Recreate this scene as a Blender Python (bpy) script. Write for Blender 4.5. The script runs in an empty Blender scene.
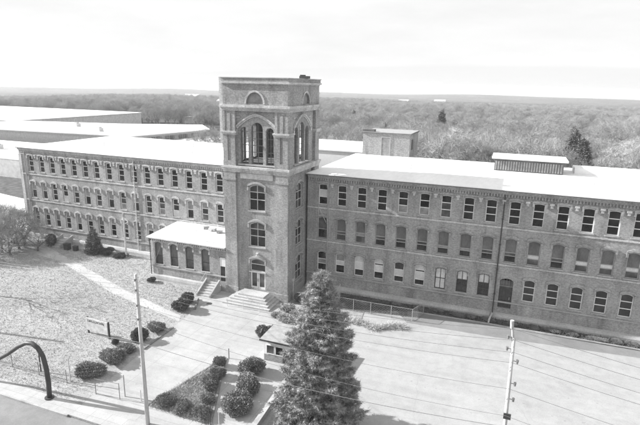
import bpy, math, random
import numpy as np
from mathutils import Vector, Matrix, Quaternion
SC = bpy.context.scene
COL = SC.collection
rnd = random.Random(7)
PI = math.pi

# ------------------------------------------------------------------ helpers
def tag(o, label=None, cat=None, group=None, kind=None):
    if label: o['label'] = label
    if cat: o['category'] = cat
    if group: o['group'] = group
    if kind: o['kind'] = kind
    return o

def empty(name, loc=(0, 0, 0), rz=0, label=None, cat=None, group=None):
    o = bpy.data.objects.new(name, None)
    COL.objects.link(o)
    o.location = loc
    o.rotation_euler = (0, 0, rz)
    o.empty_display_size = .3
    return tag(o, label, cat, group)

def link(name, me, parent=None, loc=None, rz=None):
    o = bpy.data.objects.new(name, me)
    COL.objects.link(o)
    if parent is not None: o.parent = parent
    if loc is not None: o.location = loc
    if rz is not None: o.rotation_euler = (0, 0, rz)
    return o

def kids(o):
    return [c for c in bpy.data.objects if c.parent == o]

def copy_tree(o, parent=None, children=None):
    c = o.copy()
    COL.objects.link(c)
    if parent is not None: c.parent = parent
    for ch in (children if children is not None else kids(o)):
        d = ch.copy(); COL.objects.link(d); d.parent = c
    return c

class MB:
    """collects polygons; builds one mesh with metre-scaled box UVs"""
    def __init__(s): s.v = []; s.f = []
    def poly(s, *pts):
        n = len(s.v); s.v += [tuple(p) for p in pts]; s.f.append(tuple(range(n, n + len(pts))))
    def box(s, x0, x1, y0, y1, z0, z1):
        n = len(s.v)
        s.v += [(x0,y0,z0),(x1,y0,z0),(x1,y1,z0),(x0,y1,z0),(x0,y0,z1),(x1,y0,z1),(x1,y1,z1),(x0,y1,z1)]
        for q in ((0,3,2,1),(4,5,6,7),(0,1,5,4),(1,2,6,5),(2,3,7,6),(3,0,4,7)):
            s.f.append(tuple(n + i for i in q))
    def prism(s, pts, z0, z1):
        m = len(pts); n = len(s.v)
        a = sum(pts[i][0]*pts[(i+1) % m][1] - pts[(i+1) % m][0]*pts[i][1] for i in range(m))
        if a < 0: pts = pts[::-1]
        s.v += [(p[0], p[1], z0) for p in pts] + [(p[0], p[1], z1) for p in pts]
        s.f.append(tuple(n + i for i in range(m))[::-1]); s.f.append(tuple(n + m + i for i in range(m)))
        for i in range(m):
            j = (i + 1) % m; s.f.append((n+i, n+j, n+m+j, n+m+i))
    def xprism(s, prof, x0, x1):
        """profile of (y,z) points swept along x"""
        m = len(prof); n = len(s.v)
        s.v += [(x0, p[0], p[1]) for p in prof] + [(x1, p[0], p[1]) for p in prof]
        s.f.append(tuple(n + i for i in range(m))); s.f.append(tuple(n + m + i for i in range(m))[::-1])
        for i in range(m):
            j = (i + 1) % m; s.f.append((n+j, n+i, n+m+i, n+m+j))
    def tube(s, pts, rad, n=6, caps=True):
        pts = [Vector(p) for p in pts]
        if not hasattr(rad, '__len__'): rad = [rad]*len(pts)
        base = len(s.v)
        up = None
        for i, p in enumerate(pts):
            d = (pts[min(i+1, len(pts)-1)] - pts[max(i-1, 0)])
            if d.length < 1e-9: d = Vector((0, 0, 1))
            d.normalize()
            if up is None: up = Vector((1, 0, 0)) if abs(d.x) < .8 else Vector((0, 1, 0))
            a = d.cross(up); a.normalize(); b = a.cross(d); b.normalize()
            up = b
            for k in range(n):
                t = 2*PI*k/n
                s.v.append(tuple(p + (a*math.cos(t) + b*math.sin(t))*rad[i]))
        for i in range(len(pts)-1):
            for k in range(n):
                k2 = (k+1) % n
                s.f.append((base+i*n+k, base+i*n+k2, base+(i+1)*n+k2, base+(i+1)*n+k))
        if caps:
            s.f.append(tuple(base+k for k in range(n))[::-1])
            s.f.append(tuple(base+(len(pts)-1)*n+k for k in range(n)))
    def mesh(s, name, mat, smooth=False):
        me = bpy.data.meshes.new(name)
        me.from_pydata(s.v, [], s.f)
        me.update()
        uv = me.uv_layers.new(name='UVMap')
        nl = len(me.loops)
        co = np.empty(len(me.vertices)*3, 'f'); me.vertices.foreach_get('co', co); co = co.reshape(-1, 3)
        vi = np.empty(nl, 'i'); me.loops.foreach_get('vertex_index', vi)
        npol = len(me.polygons)
        nor = np.empty(npol*3, 'f'); me.polygons.foreach_get('normal', nor); nor = nor.reshape(-1, 3)
        tot = np.empty(npol, 'i'); me.polygons.foreach_get('loop_total', tot)
        ln = np.repeat(nor, tot, axis=0)
        c = co[vi]
        ax = np.argmax(np.abs(ln), axis=1)
        u = np.where(ax == 0, c[:, 1], c[:, 0]); v = np.where(ax == 2, c[:, 1], c[:, 2])
        uv.data.foreach_set('uv', np.stack([u, v], 1).astype('f').ravel())
        if smooth: me.polygons.foreach_set('use_smooth', [True]*npol)
        me.materials.append(mat)
        return me
    def build(s, name, mat, parent=None, smooth=False, loc=None, rz=None):
        return link(name, s.mesh(name, mat, smooth), parent, loc, rz)

def np_mesh(name, verts, faces_n, nper, mat):
    """verts (N,3), consecutive groups of nper verts form a face"""
    me = bpy.data.meshes.new(name)
    N = len(verts)
    me.vertices.add(N); me.vertices.foreach_set('co', verts.astype('f').ravel())
    me.loops.add(N); me.loops.foreach_set('vertex_index', np.arange(N, dtype='i'))
    me.polygons.add(faces_n)
    me.polygons.foreach_set('loop_start', np.arange(0, N, nper, dtype='i'))
    me.polygons.foreach_set('loop_total', np.full(faces_n, nper, 'i'))
    me.update(calc_edges=True)
    me.materials.append(mat)
    return me

# ------------------------------------------------------------------ materials (all neutral grey: the photograph is black and white)
def new_mat(name):
    m = bpy.data.materials.new(name); m.use_nodes = True
    nt = m.node_tree; b = nt.nodes['Principled BSDF']
    return m, nt, b

def N(nt, t, **kw):
    n = nt.nodes.new(t)
    for k, v in kw.items(): setattr(n, k, v)
    return n

def ramp(nt, fac, stops):
    r = N(nt, 'ShaderNodeValToRGB')
    el = r.color_ramp.elements
    while len(el) > 1: el.remove(el[-1])
    el[0].position = stops[0][0]; el[0].color = (stops[0][1],)*3 + (1,)
    for p, c in stops[1:]:
        e = el.new(p); e.color = (c, c, c, 1)
    nt.links.new(fac, r.inputs[0])
    return r.outputs[0]

def noise(nt, vec, scale, detail=4, rough=.55):
    n = N(nt, 'ShaderNodeTexNoise')
    n.inputs['Scale'].default_value = scale; n.inputs['Detail'].default_value = detail
    n.inputs['Roughness'].default_value = rough
    nt.links.new(vec, n.inputs['Vector'])
    return n.outputs['Fac']

def mul(nt, a, b, op='MULTIPLY', fac=1.0):
    m = N(nt, 'ShaderNodeMixRGB', blend_type=op); m.inputs[0].default_value = fac
    nt.links.new(a, m.inputs[1]); nt.links.new(b, m.inputs[2])
    return m.outputs[0]

def math_(nt, op, a, b=None):
    m = N(nt, 'ShaderNodeMath', operation=op)
    if hasattr(a, 'links'): nt.links.new(a, m.inputs[0])
    else: m.inputs[0].default_value = a
    if b is not None:
        if hasattr(b, 'links'): nt.links.new(b, m.inputs[1])
        else: m.inputs[1].default_value = b
    return m.outputs[0]

def position(nt):
    return N(nt, 'ShaderNodeNewGeometry').outputs['Position']

def varied(name, lo, hi, scale=1.0, fine=12.0, rough=.85, bump=0, spec=.3, stretch=None, amt=.25):
    """grey surface: large patches between lo and hi, fine grain on top"""
    m, nt, b = new_mat(name)
    p = position(nt)
    if stretch:
        mp = N(nt, 'ShaderNodeMapping'); mp.inputs['Scale'].default_value = stretch
        nt.links.new(p, mp.inputs[0]); p = mp.outputs[0]
    big = ramp(nt, noise(nt, p, scale, 5), [(.3, lo), (.7, hi)])
    fn = ramp(nt, noise(nt, p, fine, 3, .7), [(.25, 1-amt), (.75, 1+amt*.6 if amt < .5 else 1.3)])
    nt.links.new(mul(nt, big, fn), b.inputs['Base Color'])
    b.inputs['Roughness'].default_value = rough
    b.inputs['Specular IOR Level'].default_value = spec
    if bump:
        bp = N(nt, 'ShaderNodeBump'); bp.inputs['Strength'].default_value = bump; bp.inputs['Distance'].default_value = .05
        nt.links.new(noise(nt, p, fine*1.3, 4), bp.inputs['Height']); nt.links.new(bp.outputs[0], b.inputs['Normal'])
    return m

def brick_mat(name, lo=.2, hi=.32, mortar=.42):
    m, nt, b = new_mat(name)
    uv = N(nt, 'ShaderNodeUVMap').outputs[0]
    br = N(nt, 'ShaderNodeTexBrick')
    br.inputs['Scale'].default_value = 1; br.inputs['Mortar Size'].default_value = .012
    br.inputs['Brick Width'].default_value = .23; br.inputs['Row Height'].default_value = .085
    br.inputs['Color1'].default_value = (lo, lo, lo, 1); br.inputs['Color2'].default_value = (hi, hi, hi, 1)
    br.inputs['Mortar'].default_value = (mortar,)*3 + (1,)
    br.inputs['Bias'].default_value = 0
    nt.links.new(uv, br.inputs['Vector'])
    p = position(nt)
    mp = N(nt, 'ShaderNodeMapping'); mp.inputs['Scale'].default_value = (1, 1, .22)
    nt.links.new(p, mp.inputs[0])
    st = ramp(nt, noise(nt, mp.outputs[0], .9, 6, .65), [(.28, .58), (.47, .96), (.62, 1.06), (.76, 1.4)])
    pt = ramp(nt, noise(nt, p, .33, 4), [(.3, .84), (.7, 1.14)])
    fn = ramp(nt, noise(nt, p, 5.5, 4, .85), [(.3, .66), (.7, 1.28)])
    nt.links.new(mul(nt, mul(nt, mul(nt, br.outputs[0], st), pt), fn), b.inputs['Base Color'])
    b.inputs['Roughness'].default_value = .9; b.inputs['Specular IOR Level'].default_value = .2
    bp = N(nt, 'ShaderNodeBump'); bp.inputs['Strength'].default_value = .2; bp.inputs['Distance'].default_value = .02
    nt.links.new(br.outputs[0], bp.inputs['Height']); nt.links.new(bp.outputs[0], b.inputs['Normal'])
    return m

def glass_mat(name, base=.03, rough=.12, var=.5):
    m, nt, b = new_mat(name)
    p = position(nt)
    c = ramp(nt, noise(nt, p, .8, 3), [(.35, base*(1-var)), (.5, base), (.72, base*(1+2.6*var))])
    nt.links.new(c, b.inputs['Base Color'])
    b.inputs['Roughness'].default_value = rough; b.inputs['Specular IOR Level'].default_value = .5
    bp = N(nt, 'ShaderNodeBump'); bp.inputs['Strength'].default_value = .15; bp.inputs['Distance'].default_value = .03
    nt.links.new(noise(nt, p, 1.7, 2), bp.inputs['Height']); nt.links.new(bp.outputs[0], b.inputs['Normal'])
    return m

M = {}
M['brick'] = brick_mat('brick', .22, .345, .4)
M['brick_trim'] = brick_mat('brick_trim', .38, .52, .56)
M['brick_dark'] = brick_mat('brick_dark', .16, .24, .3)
M['stone'] = varied('stone', .3, .44, .6, 7, .85, .2)
M['stone_light'] = varied('stone_light', .38, .52, .5, 6, .85, .2)
M['roof'] = varied('roof_membrane', .76, .9, .18, 2.2, .8, amt=.08, stretch=(1, .25, 1))
M['roof_patch'] = varied('roof_worn', .4, .66, .5, 5, .9, .3)
M['roof_worn2'] = varied('roof_weathered', .45, .8, .9, 6, .9, .3, amt=.3)
M['roof_edge'] = varied('roof_edge', .12, .2, .6, 5, .7)
M['white'] = varied('white_paint', .66, .82, 1.2, 14, .55, amt=.15)
M['white_worn'] = varied('worn_white_paint', .42, .68, 2.0, 14, .6)
M['dark_paint'] = varied('dark_paint', .04, .08, 2.0, 14, .5)
M['board'] = varied('grey_board', .1, .18, 1.2, 9, .8, stretch=(1, 1, .4))
M['board_light'] = varied('pale_panel', .5, .7, .9, 9, .7)
M['shade'] = varied('frosted_panel', .2, .34, 1.3, 7, .5)
M['glass'] = glass_mat('window_glass', .018, .08)
M['glass_grey'] = glass_mat('dusty_glass', .07, .3)
M['metal'] = varied('grey_metal', .3, .42, 2, 15, .45)
M['galv'] = varied('galvanised', .5, .62, 2, 20, .45)
M['dark_metal'] = varied('dark_metal', .045, .075, 2, 15, .5)
M['wire'] = varied('wire_sheath', .16, .24, 2, 15, .5)
M['wood_pole'] = varied('weathered_pole', .4, .58, 1.5, 12, .85, .3, stretch=(3, 3, .5))
M['insul'] = varied('insulator', .14, .24, 2, 15, .3)

# ground surfaces -----------------------------------------------------------
def lawn_mat():
    m, nt, b = new_mat('lawn')
    p = position(nt)
    big = ramp(nt, noise(nt, p, .09, 5), [(.3, .35), (.7, .44)])
    mid = ramp(nt, noise(nt, p, 1.5, 5, .75), [(.28, .68), (.72, 1.28)])
    fn = ramp(nt, noise(nt, p, 7.0, 4, .85), [(.3, .55), (.7, 1.35)])
    nt.links.new(mul(nt, mul(nt, big, mid), fn), b.inputs['Base Color'])
    b.inputs['Roughness'].default_value = 1; b.inputs['Specular IOR Level'].default_value = .05
    bp = N(nt, 'ShaderNodeBump'); bp.inputs['Strength'].default_value = .8; bp.inputs['Distance'].default_value = .12
    nt.links.new(noise(nt, p, 5, 5, .8), bp.inputs['Height']); nt.links.new(bp.outputs[0], b.inputs['Normal'])
    return m
M['lawn'] = lawn_mat()
def paving_mat(name, lo, hi, crack=True, rot=0.0, cs=.16, joint=0, streak=False):
    m, nt, b = new_mat(name)
    p = position(nt)
    big = ramp(nt, noise(nt, p, .16, 6, .6), [(.3, lo), (.7, hi)])
    fn = ramp(nt, noise(nt, p, 9, 3, .8), [(.25, .86), (.75, 1.1)])
    mid = ramp(nt, noise(nt, p, 1.1, 5, .7), [(.28, .88), (.6, 1.04)])
    c = mul(nt, mul(nt, big, fn), mid)
    if crack:
        dn = N(nt, 'ShaderNodeTexNoise'); dn.inputs['Scale'].default_value = .6
        nt.links.new(p, dn.inputs['Vector'])
        vm = N(nt, 'ShaderNodeVectorMath', operation='ADD')
        nt.links.new(p, vm.inputs[0]); nt.links.new(dn.outputs['Color'], vm.inputs[1])
        vo = N(nt, 'ShaderNodeTexVoronoi', feature='DISTANCE_TO_EDGE'); vo.inputs['Scale'].default_value = cs
        nt.links.new(vm.outputs[0], vo.inputs['Vector'])
        cr = ramp(nt, vo.outputs['Distance'], [(0, .9), (.0015, .94), (.003, 1)])
        c = mul(nt, c, cr)
        st = ramp(nt, noise(nt, p, .45, 2, .5), [(.62, 1.0), (.75, .92)])
        c = mul(nt, c, st)
    if joint:
        jb = N(nt, 'ShaderNodeTexBrick'); jb.offset = 0; jb.inputs['Scale'].default_value = 1; jb.inputs['Mortar Size'].default_value = .022
        jb.inputs['Brick Width'].default_value = joint; jb.inputs['Row Height'].default_value = joint*.8
        for kk, vv in (('Color1', .95), ('Color2', 1.04), ('Mortar', .78)): jb.inputs[kk].default_value = (vv, vv, vv, 1)
        nt.links.new(p, jb.inputs['Vector']); c = mul(nt, c, jb.outputs[0])
    if streak:
        sp_ = N(nt, 'ShaderNodeMapping'); sp_.inputs['Scale'].default_value = (.07, 1.1, 1); sp_.inputs['Rotation'].default_value = (0, 0, -.05)
        nt.links.new(p, sp_.inputs[0])
        c = mul(nt, c, ramp(nt, noise(nt, sp_.outputs[0], 1.0, 5, .65), [(.35, .93), (.55, 1.0), (.75, 1.04)]))
        c = mul(nt, c, ramp(nt, noise(nt, p, 2.2, 1, .4), [(.7, 1.0), (.78, .8)]))
    nt.links.new(c, b.inputs['Base Color'])
    b.inputs['Roughness'].default_value = .92; b.inputs['Specular IOR Level'].default_value = .15
    return m
M['lot'] = paving_mat('lot_paving', .36, .41, cs=.09, streak=True)
M['lot_shadow'] = paving_mat('shadowed_lot_paving', .2, .27, cs=.35)  # darker lot paving, carries the tower's shade in its colour
M['court'] = paving_mat('court_paving', .36, .46, cs=.22, joint=4.2, streak=True)
M['walk'] = paving_mat('sidewalk_concrete', .38, .47, cs=.25, joint=1.6)
M['path'] = paving_mat('worn_path', .38, .52, crack=False)
M['road'] = paving_mat('road_paving', .2, .27, cs=.2)
M['kerb'] = varied('kerb_stone', .3, .5, .8, 10, .9)
M['soil'] = varied('bare_soil', .07, .17, .8, 6, 1, .5, .05)
M['ground'] = varied('open_ground', .1, .2, .03, .6, 1, spec=.05)
M['foliage'] = varied('evergreen_foliage', .09, .18, 1.5, 9, .7, spec=.2)
M['shrub'] = varied('shrub_foliage', .16, .32, 1.2, 8, .75, spec=.2)
M['spruce'] = varied('blue_spruce_needles', .2, .44, 1.6, 6, .7, spec=.25)
M['bark'] = varied('bark', .1, .18, 2, 10, .95, .3)
M['twig'] = varied('twigs', .21, .48, .09, 2, .95, spec=.1)
M['twig_pale_lit'] = varied('pale_sunlit_twigs', .28, .52, .11, 2, .95, spec=.1)  # lighter twigs: sunlight on the near crowns put into colour; dry shrubs too
M['twig_dark'] = varied('brown_twigs', .2, .4, .3, 4, .95, spec=.1)
M['twig_pale'] = varied('dry_stems', .4, .6, .6, 6, .95, spec=.1)
M['canopy'] = varied('far_canopy', .1, .19, .008, .05, 1, spec=0, amt=.4)
M['grass'] = varied('dry_grass_blades', .22, .55, .4, 5, 1, spec=.05)

# ------------------------------------------------------------------ openings in walls
def arch_top(op, u):
    c = (op['u0']+op['u1'])/2; w = op['u1']-op['u0']
    t = min(1, abs(2*(u-c)/w))
    k = op.get('rise', 0)
    if op.get('round'):
        return op['v1'] - k + k*math.sqrt(max(0, 1-t*t))
    return op['v1'] - k*t*t

def wall(mb, org, d, L, z0, z1, ops, depth=.22, back=True):
    """brick skin with real openings; inward is d turned 90 degrees left"""
    dx, dy = d; nx, ny = -dy, dx
    def P(u, v, w=0): return (org[0]+dx*u+nx*w, org[1]+dy*u+ny*w, v)
    cuts = {0.0, float(L)}
    for o in ops:
        k = 8 if o.get('rise', 0) > .02 else 1
        if o.get('round'): k = 14
        for i in range(k+1):
            t = i/k
            if o.get('round'): t = .5-.5*math.cos(PI*t)
            cuts.add(round(o['u0']+(o['u1']-o['u0'])*t, 5))
    cuts = sorted(c for c in cuts if 0 <= c <= L)
    for a, b in zip(cuts, cuts[1:]):
        if b-a < 1e-4: continue
        m = (a+b)/2
        inside = sorted([o for o in ops if o['u0'] < m < o['u1']], key=lambda o: o['v0'])
        la = lb = z0
        for o in inside:
            mb.poly(P(a, la), P(b, lb), P(b, o['v0']), P(a, o['v0']))
            ta, tb = arch_top(o, a), arch_top(o, b)
            mb.poly(P(a, o['v0']), P(b, o['v0']), P(b, o['v0'], depth), P(a, o['v0'], depth))   # sill
            mb.poly(P(a, ta), P(a, ta, depth), P(b, tb, depth), P(b, tb))                        # head
            la, lb = ta, tb
        mb.poly(P(a, la), P(b, lb), P(b, z1), P(a, z1))
    for o in ops:
        for u, s in ((o['u0'], 1), (o['u1'], -1)):
            q = [P(u, o['v0']), P(u, o['v0'], depth), P(u, arch_top(o, u), depth), P(u, arch_top(o, u))]
            mb.poly(*(q if s > 0 else q[::-1]))

_wc = {}
def window_meshes(w, h, rise, rows, mull, frame, hood, sill, fw=.07):
    key = (round(w, 3), round(h, 3), rise, tuple(rows), mull, frame, hood, sill, fw)
    if key in _wc: return _wc[key]
    op = dict(u0=-w/2, u1=w/2, v1=h, rise=rise)
    res = {}
    f = MB()
    f.box(-w/2, -w/2+fw, 0, .1, 0, arch_top(op, -w/2+fw)); f.box(w/2-fw, w/2, 0, .1, 0, arch_top(op, w/2-fw))
    f.box(-w/2+fw, w/2-fw, 0, .1, 0, fw)
    K = 8
    for i in range(K):
        a = -w/2+fw+(w-2*fw)*i/K; b = -w/2+fw+(w-2*fw)*(i+1)/K
        ta, tb = arch_top(op, a), arch_top(op, b)
        n = len(f.v)
        f.v += [(a,0,ta-fw*1.2),(b,0,tb-fw*1.2),(b,0,tb),(a,0,ta),(a,.1,ta-fw*1.2),(b,.1,tb-fw*1.2)]
        f.f += [(n,n+1,n+2,n+3),(n+4,n+5,n+1,n)]
    z = fw; tot = sum(r[0] for r in rows); H = h-fw*2
    top = z+H
    pan = {'glass': MB(), 'grey': MB(), 'board': MB(), 'white': MB(), 'shade': MB()}
    spans = []
    for fr, kind in rows:      # listed top to bottom
        hh = H*fr/tot; spans.append((top-hh, top, kind)); top -= hh
    for i, (a, b, kind) in enumerate(spans):
        if i: f.box(-w/2+fw, w/2-fw, .01, .09, b-.045, b+.045)
        dep = {'glass': .05, 'grey': .05, 'board': .03, 'white': .03, 'shade': .04}[kind]
        for k in range(K):
            ua = -w/2+fw+(w-2*fw)*k/K; ub = -w/2+fw+(w-2*fw)*(k+1)/K
            ta = arch_top(op, ua)-.02 if i == 0 else b; tb = arch_top(op, ub)-.02 if i == 0 else b
            pan[kind].poly((ua, dep, a), (ub, dep, a), (ub, dep, tb), (ua, dep, ta))
    for k in range(mull):
        x = -w/2+w*(k+1)/(mull+1)
        f.box(x-.035, x+.035, -.005, .085, fw, arch_top(op, x)-fw)
    res['window'] = f.mesh('window', M[frame])
    for kind, nm, mt in (('glass', 'pane', 'glass'), ('grey', 'pane', 'glass_grey'), ('board', 'board_panel', 'board'),
                         ('white', 'blind', 'board_light'), ('shade', 'blind', 'shade')):
        if pan[kind].f: res[nm+'/'+kind] = pan[kind].mesh(nm, M[mt])
    rec = .16
    if hood:
        hm = MB(); K2 = 10; t0, th, pr = .10, .26, .13
        ww = w+.3
        def at(u, off):
            t = 2*u/ww; return h - rise*t*t + off
        for i in range(K2):
            a = -ww/2+ww*i/K2; b = -ww/2+ww*(i+1)/K2
            n = len(hm.v)
            y0, y1 = -rec-pr, -rec+.01
            for y in (y0, y1):
                hm.v += [(a,y,at(a,t0)),(b,y,at(b,t0)),(b,y,at(b,t0+th)),(a,y,at(a,t0+th))]
            hm.f += [(n,n+1,n+2,n+3),(n+3,n+2,n+6,n+7),(n+4,n+5,n+1,n)]
            if i == 0: hm.f.append((n+4,n,n+3,n+7))
            if i == K2-1: hm.f.append((n+1,n+5,n+6,n+2))
        for s in (-1, 1):
            x = s*(ww/2-.09)
            hm.box(x-.1, x+.1, -rec-pr-.03, -rec+.01, at(ww/2, t0)-.42, at(ww/2, t0)-.003)
        res['window_hood'] = hm.mesh('window_hood', M[hood])
    if sill:
        sm = MB(); sm.box(-w/2-.12, w/2+.12, -rec-.1, .0, -.14, -.002)
        res['sill'] = sm.mesh('sill', M[sill])
    _wc[key] = res
    return res

def window(parent, x, y, z, w, h, rise, rows, rz=0, mull=0, frame='white', hood='brick_trim', sill='stone', rec=.16, label=None, fw=.07):
    ms = window_meshes(w, h, rise, rows, mull, frame, hood, sill, fw)
    r = Vector((-math.sin(rz), math.cos(rz)))*rec
    o = link('window', ms['window'], parent, (x+r.x, y+r.y, z), rz)
    if label: o['label'] = label
    for k, me in ms.items():
        if k != 'window': link(k.split('/')[0], me, o)
    return o

G3 = [(1, 'glass'), (1, 'glass'), (1, 'glass')]

# ------------------------------------------------------------------ right wing
ZR = 15.3
RX = [-.2, 2.33, 4.9, 7.48, 10.05, 12.62, 15.12, 17.67, 20.13, 22.64, 25.08, 27.52, 29.97, 32.38, 34.81, 37.25, 39.7, 42.15]
def cornice(parent, x0, x1, piers, sh):
    c = MB()
    c.box(x0, x1, -.07, .0, 14.22, 14.36)
    x = x0+.1
    while x < x1-.2:
        c.box(x, x+.15, -.14, .0, 14.52, 14.84); x += .31
    c.box(x0, x1, -.2, .0, 14.843, 15.02)
    c.box(x0, x1, -.32, .0, 15.023, 15.22)
    c.build('cornice', M['brick_trim'] if sh else M['brick'], parent)
    for px in piers:
        b = MB(); b.box(px-.22, px+.22, -.2, 0, 14.02, 14.217); b.box(px-.14, px+.14, -.15, 0, 13.72, 14.017)
        b.build('corbel', M['brick_trim'], parent)

def wing_common(parent, x0, x1, ops, depthY, sh):
    wl = MB()
    wall(wl, (x0, 0), (1, 0), x1-x0, 0, 15.22, [dict(o, u0=o['u0']-x0, u1=o['u1']-x0) for o in ops])
    wall(wl, (x1, 0), (0, 1), depthY, 0, 15.22, [])
    wall(wl, (x1, depthY), (-1, 0), x1-x0, 0, 15.22, [])
    wall(wl, (x0, depthY), (0, -1), depthY, 0, 15.22, [])
    wl.build('wall', M['brick'], parent)
    rf = MB(); rf.box(x0-.2, x1+.2, -.42, depthY+.3, 15.223, 15.31)
    rf.build('roof_edge', M['roof_edge'], parent)
    rr = MB(); rr.box(x0-.15, x1+.15, -.36, depthY+.2, 15.313, 15.36)
    rr.build('roof', M['roof'], parent)
    for z in (10.98, 6.59):
        s = MB(); s.box(x0, x1, -.09, 0, z-.09, z+.09)
        s.build('string_course', M['brick_trim'], parent)
    s = MB(); s.box(x0, x1, -.14, 0, 2.0, 2.16); s.build('water_table', M['stone'], parent)

R = empty('mill_wing', (0, 0, 0), 0, 'long three-storey brick mill wing with white flat roof, right of the tower', 'mill wing')
ops = []
wins = []
def rows2(i):
    if i in (10, 12, 13, 14, 15, 16): return [(.6, 'board'), (.16, 'white'), (.24, 'grey')]
    if i == 2: return [(.55, 'board'), (.15, 'shade'), (.3, 'grey')]
    if i in (6, 7): return [(.66, 'board'), (.1, 'shade'), (.24, 'glass')]
    if i in (0,): return [(.58, 'grey'), (.42, 'glass')]
    return [(.6, 'board'), (.14, 'grey'), (.26, 'glass')]
rows1 = {0: [(.4, 'glass'), (.25, 'shade'), (.35, 'glass')], 1: [(.38, 'shade'), (.22, 'white'), (.4, 'glass')],
         2: [(.3, 'white'), (.38, 'white'), (.32, 'glass')], 3: [(.22, 'white'), (.1, 'glass'), (.34, 'white'), (.34, 'glass')],
         4: [(.38, 'glass'), (.34, 'white'), (.28, 'glass')], 5: [(.24, 'white'), (.1, 'glass'), (.4, 'white'), (.26, 'glass')],
         6: [(.5, 'white'), (.5, 'white')], 7: [(.42, 'white'), (.29, 'glass'), (.29, 'glass')], 8: [(.42, 'white'), (.29, 'glass'), (.29, 'glass')]}
for i, x in enumerate(RX):
    ops.append(dict(u0=x-.6, u1=x+.6, v0=11.42, v1=14.12, rise=.1))
    r3 = G3
    if i == 0: r3 = [(.28, 'glass'), (.36, 'white'), (.36, 'glass')]
    if i in (4, 5): r3 = [(1, 'glass'), (1, 'glass'), (1, 'shade')]
    if i == 6: r3 = [(1, 'glass'), (1, 'grey'), (1, 'grey')]
    wins.append((x, 11.42, 1.2, 2.7, .1, r3, 'white', None))
    ops.append(dict(u0=x-.66, u1=x+.66, v0=6.92, v1=9.82, rise=.26))
    wins.append((x, 6.92, 1.32, 2.9, .26, rows2(i), 'metal', None))
    if i == 9:
        ops.append(dict(u0=x-.72, u1=x+.72, v0=1.35, v1=5.0, rise=.26))
    else:
        ops.append(dict(u0=x-.63, u1=x+.63, v0=2.48, v1=5.18, rise=.22))
        wins.append((x, 2.48, 1.26, 2.7, .22, rows1.get(i, G3), 'dark_paint' if i in (6, 7, 8) else 'white', None))
wing_common(R, -2.3, 46, ops, 21, False)
for (x, z, w, h, rise, rows, fr, lb) in wins:
    window(R, x, 0, z, w, h, rise, rows, mull=1 if fr == 'dark_paint' else 0, frame=fr, hood='brick', sill='stone', label=lb, fw=.095)
cornice(R, -2.2, 46, [(a+b)/2 for a, b in zip(RX, RX[1:])], False)
# loading door with fanlight
d = MB(); d.box(22.64-.72, 22.64+.72, .16, .24, 1.35, 3.95)
for k in range(4): d.box(22.64-.6+k*.32, 22.64-.36+k*.32, .13, .157, 1.6, 3.7)
do = d.build('door', M['dark_paint'], R)
fl = MB(); fl.box(22.64-.71, 22.64+.71, .17, .2, 4.05, 4.72); fl.build('fanlight', M['glass_grey'], do)
fb = MB(); fb.box(22.64-.72, 22.64+.72, .12, .24, 3.953, 4.047)
for k in range(5): fb.box(22.64-.62+k*.31-.02, 22.64-.62+k*.31+.02, .12, .165, 4.05, 4.9)
fb.build('door_frame', M['brick_dark'], do)
hb = MB(); hb.tube([(23.1, .1, 2.4), (23.1, .1, 2.7)], .025); hb.build('handle', M['galv'], do)
# pale foundation ledge
lg = MB()
lg.xprism([(.0, .66), (-.38, .6), (-.5, .32), (-.5, -.1), (0, -.1)], -2.2, 21.2)
lg.xprism([(.0, .66), (-.38, .6), (-.5, .32), (-.5, -.1), (0, -.1)], 21.24, 46)
lg.build('foundation_ledge', M['stone_light'], R)
for (x, top) in ((.55, 15.0), (21.45, 15.0)):
    p = MB(); p.tube([(x, -.12, top), (x, -.12, 1.1), (x, -.55, .5), (x-.1, -1.1, .1)], .065, 8)
    for z in (3, 6, 9, 12): p.box(x-.11, x+.11, -.2, -.003, z-.04, z+.04)
    p.build('downspout', M['dark_metal'] if x > 1 else M['metal'], R)
q = MB(); q.tube([(21.45, -.6, .72), (21.2, -1.5, .3), (21.15, -2.0, .05)], .11, 8); q.build('drain_outlet', M['stone_light'], R)
fe = MB()   # fire-escape stub and conduit by the tower
fe.tube([(-.75, -.1, 11.2), (.35, -.1, 9.1)], .03); fe.tube([(-.75, -.1, 9.1), (-.75, -.1, 11.3)], .025)
fe.build('conduit', M['galv'], R)

# ------------------------------------------------------------------ left wing
Lw = empty('mill_wing', (-16.11, .609, 0), -.018, 'long sunlit three-storey brick mill wing reaching to the left edge behind the lawn', 'mill wing')
LXw = [-52.05, -49.66, -47.36, -45.05, -42.69, -40.34, -38.04, -35.59, -33.17, -30.76, -28.31, -25.91, -23.39, -20.9, -18.38, -15.85, -13.3]
LX = [x+16.11 for x in LXw]
ops = []; wins = []
lr = random.Random(3)
opt2 = [G3, [(1, 'shade'), (1, 'glass'), (1, 'grey')], [(1, 'glass'), (1, 'shade'), (1, 'glass')], [(1, 'glass'), (1, 'glass'), (1, 'white')], [(.5, 'shade'), (.5, 'glass')], [(1, 'glass'), (1, 'grey'), (1, 'shade')]]
opt1 = [[(.5, 'board'), (.25, 'glass'), (.25, 'glass')], [(.34, 'shade'), (.33, 'glass'), (.33, 'glass')], [(.6, 'shade'), (.4, 'glass')]]
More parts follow.
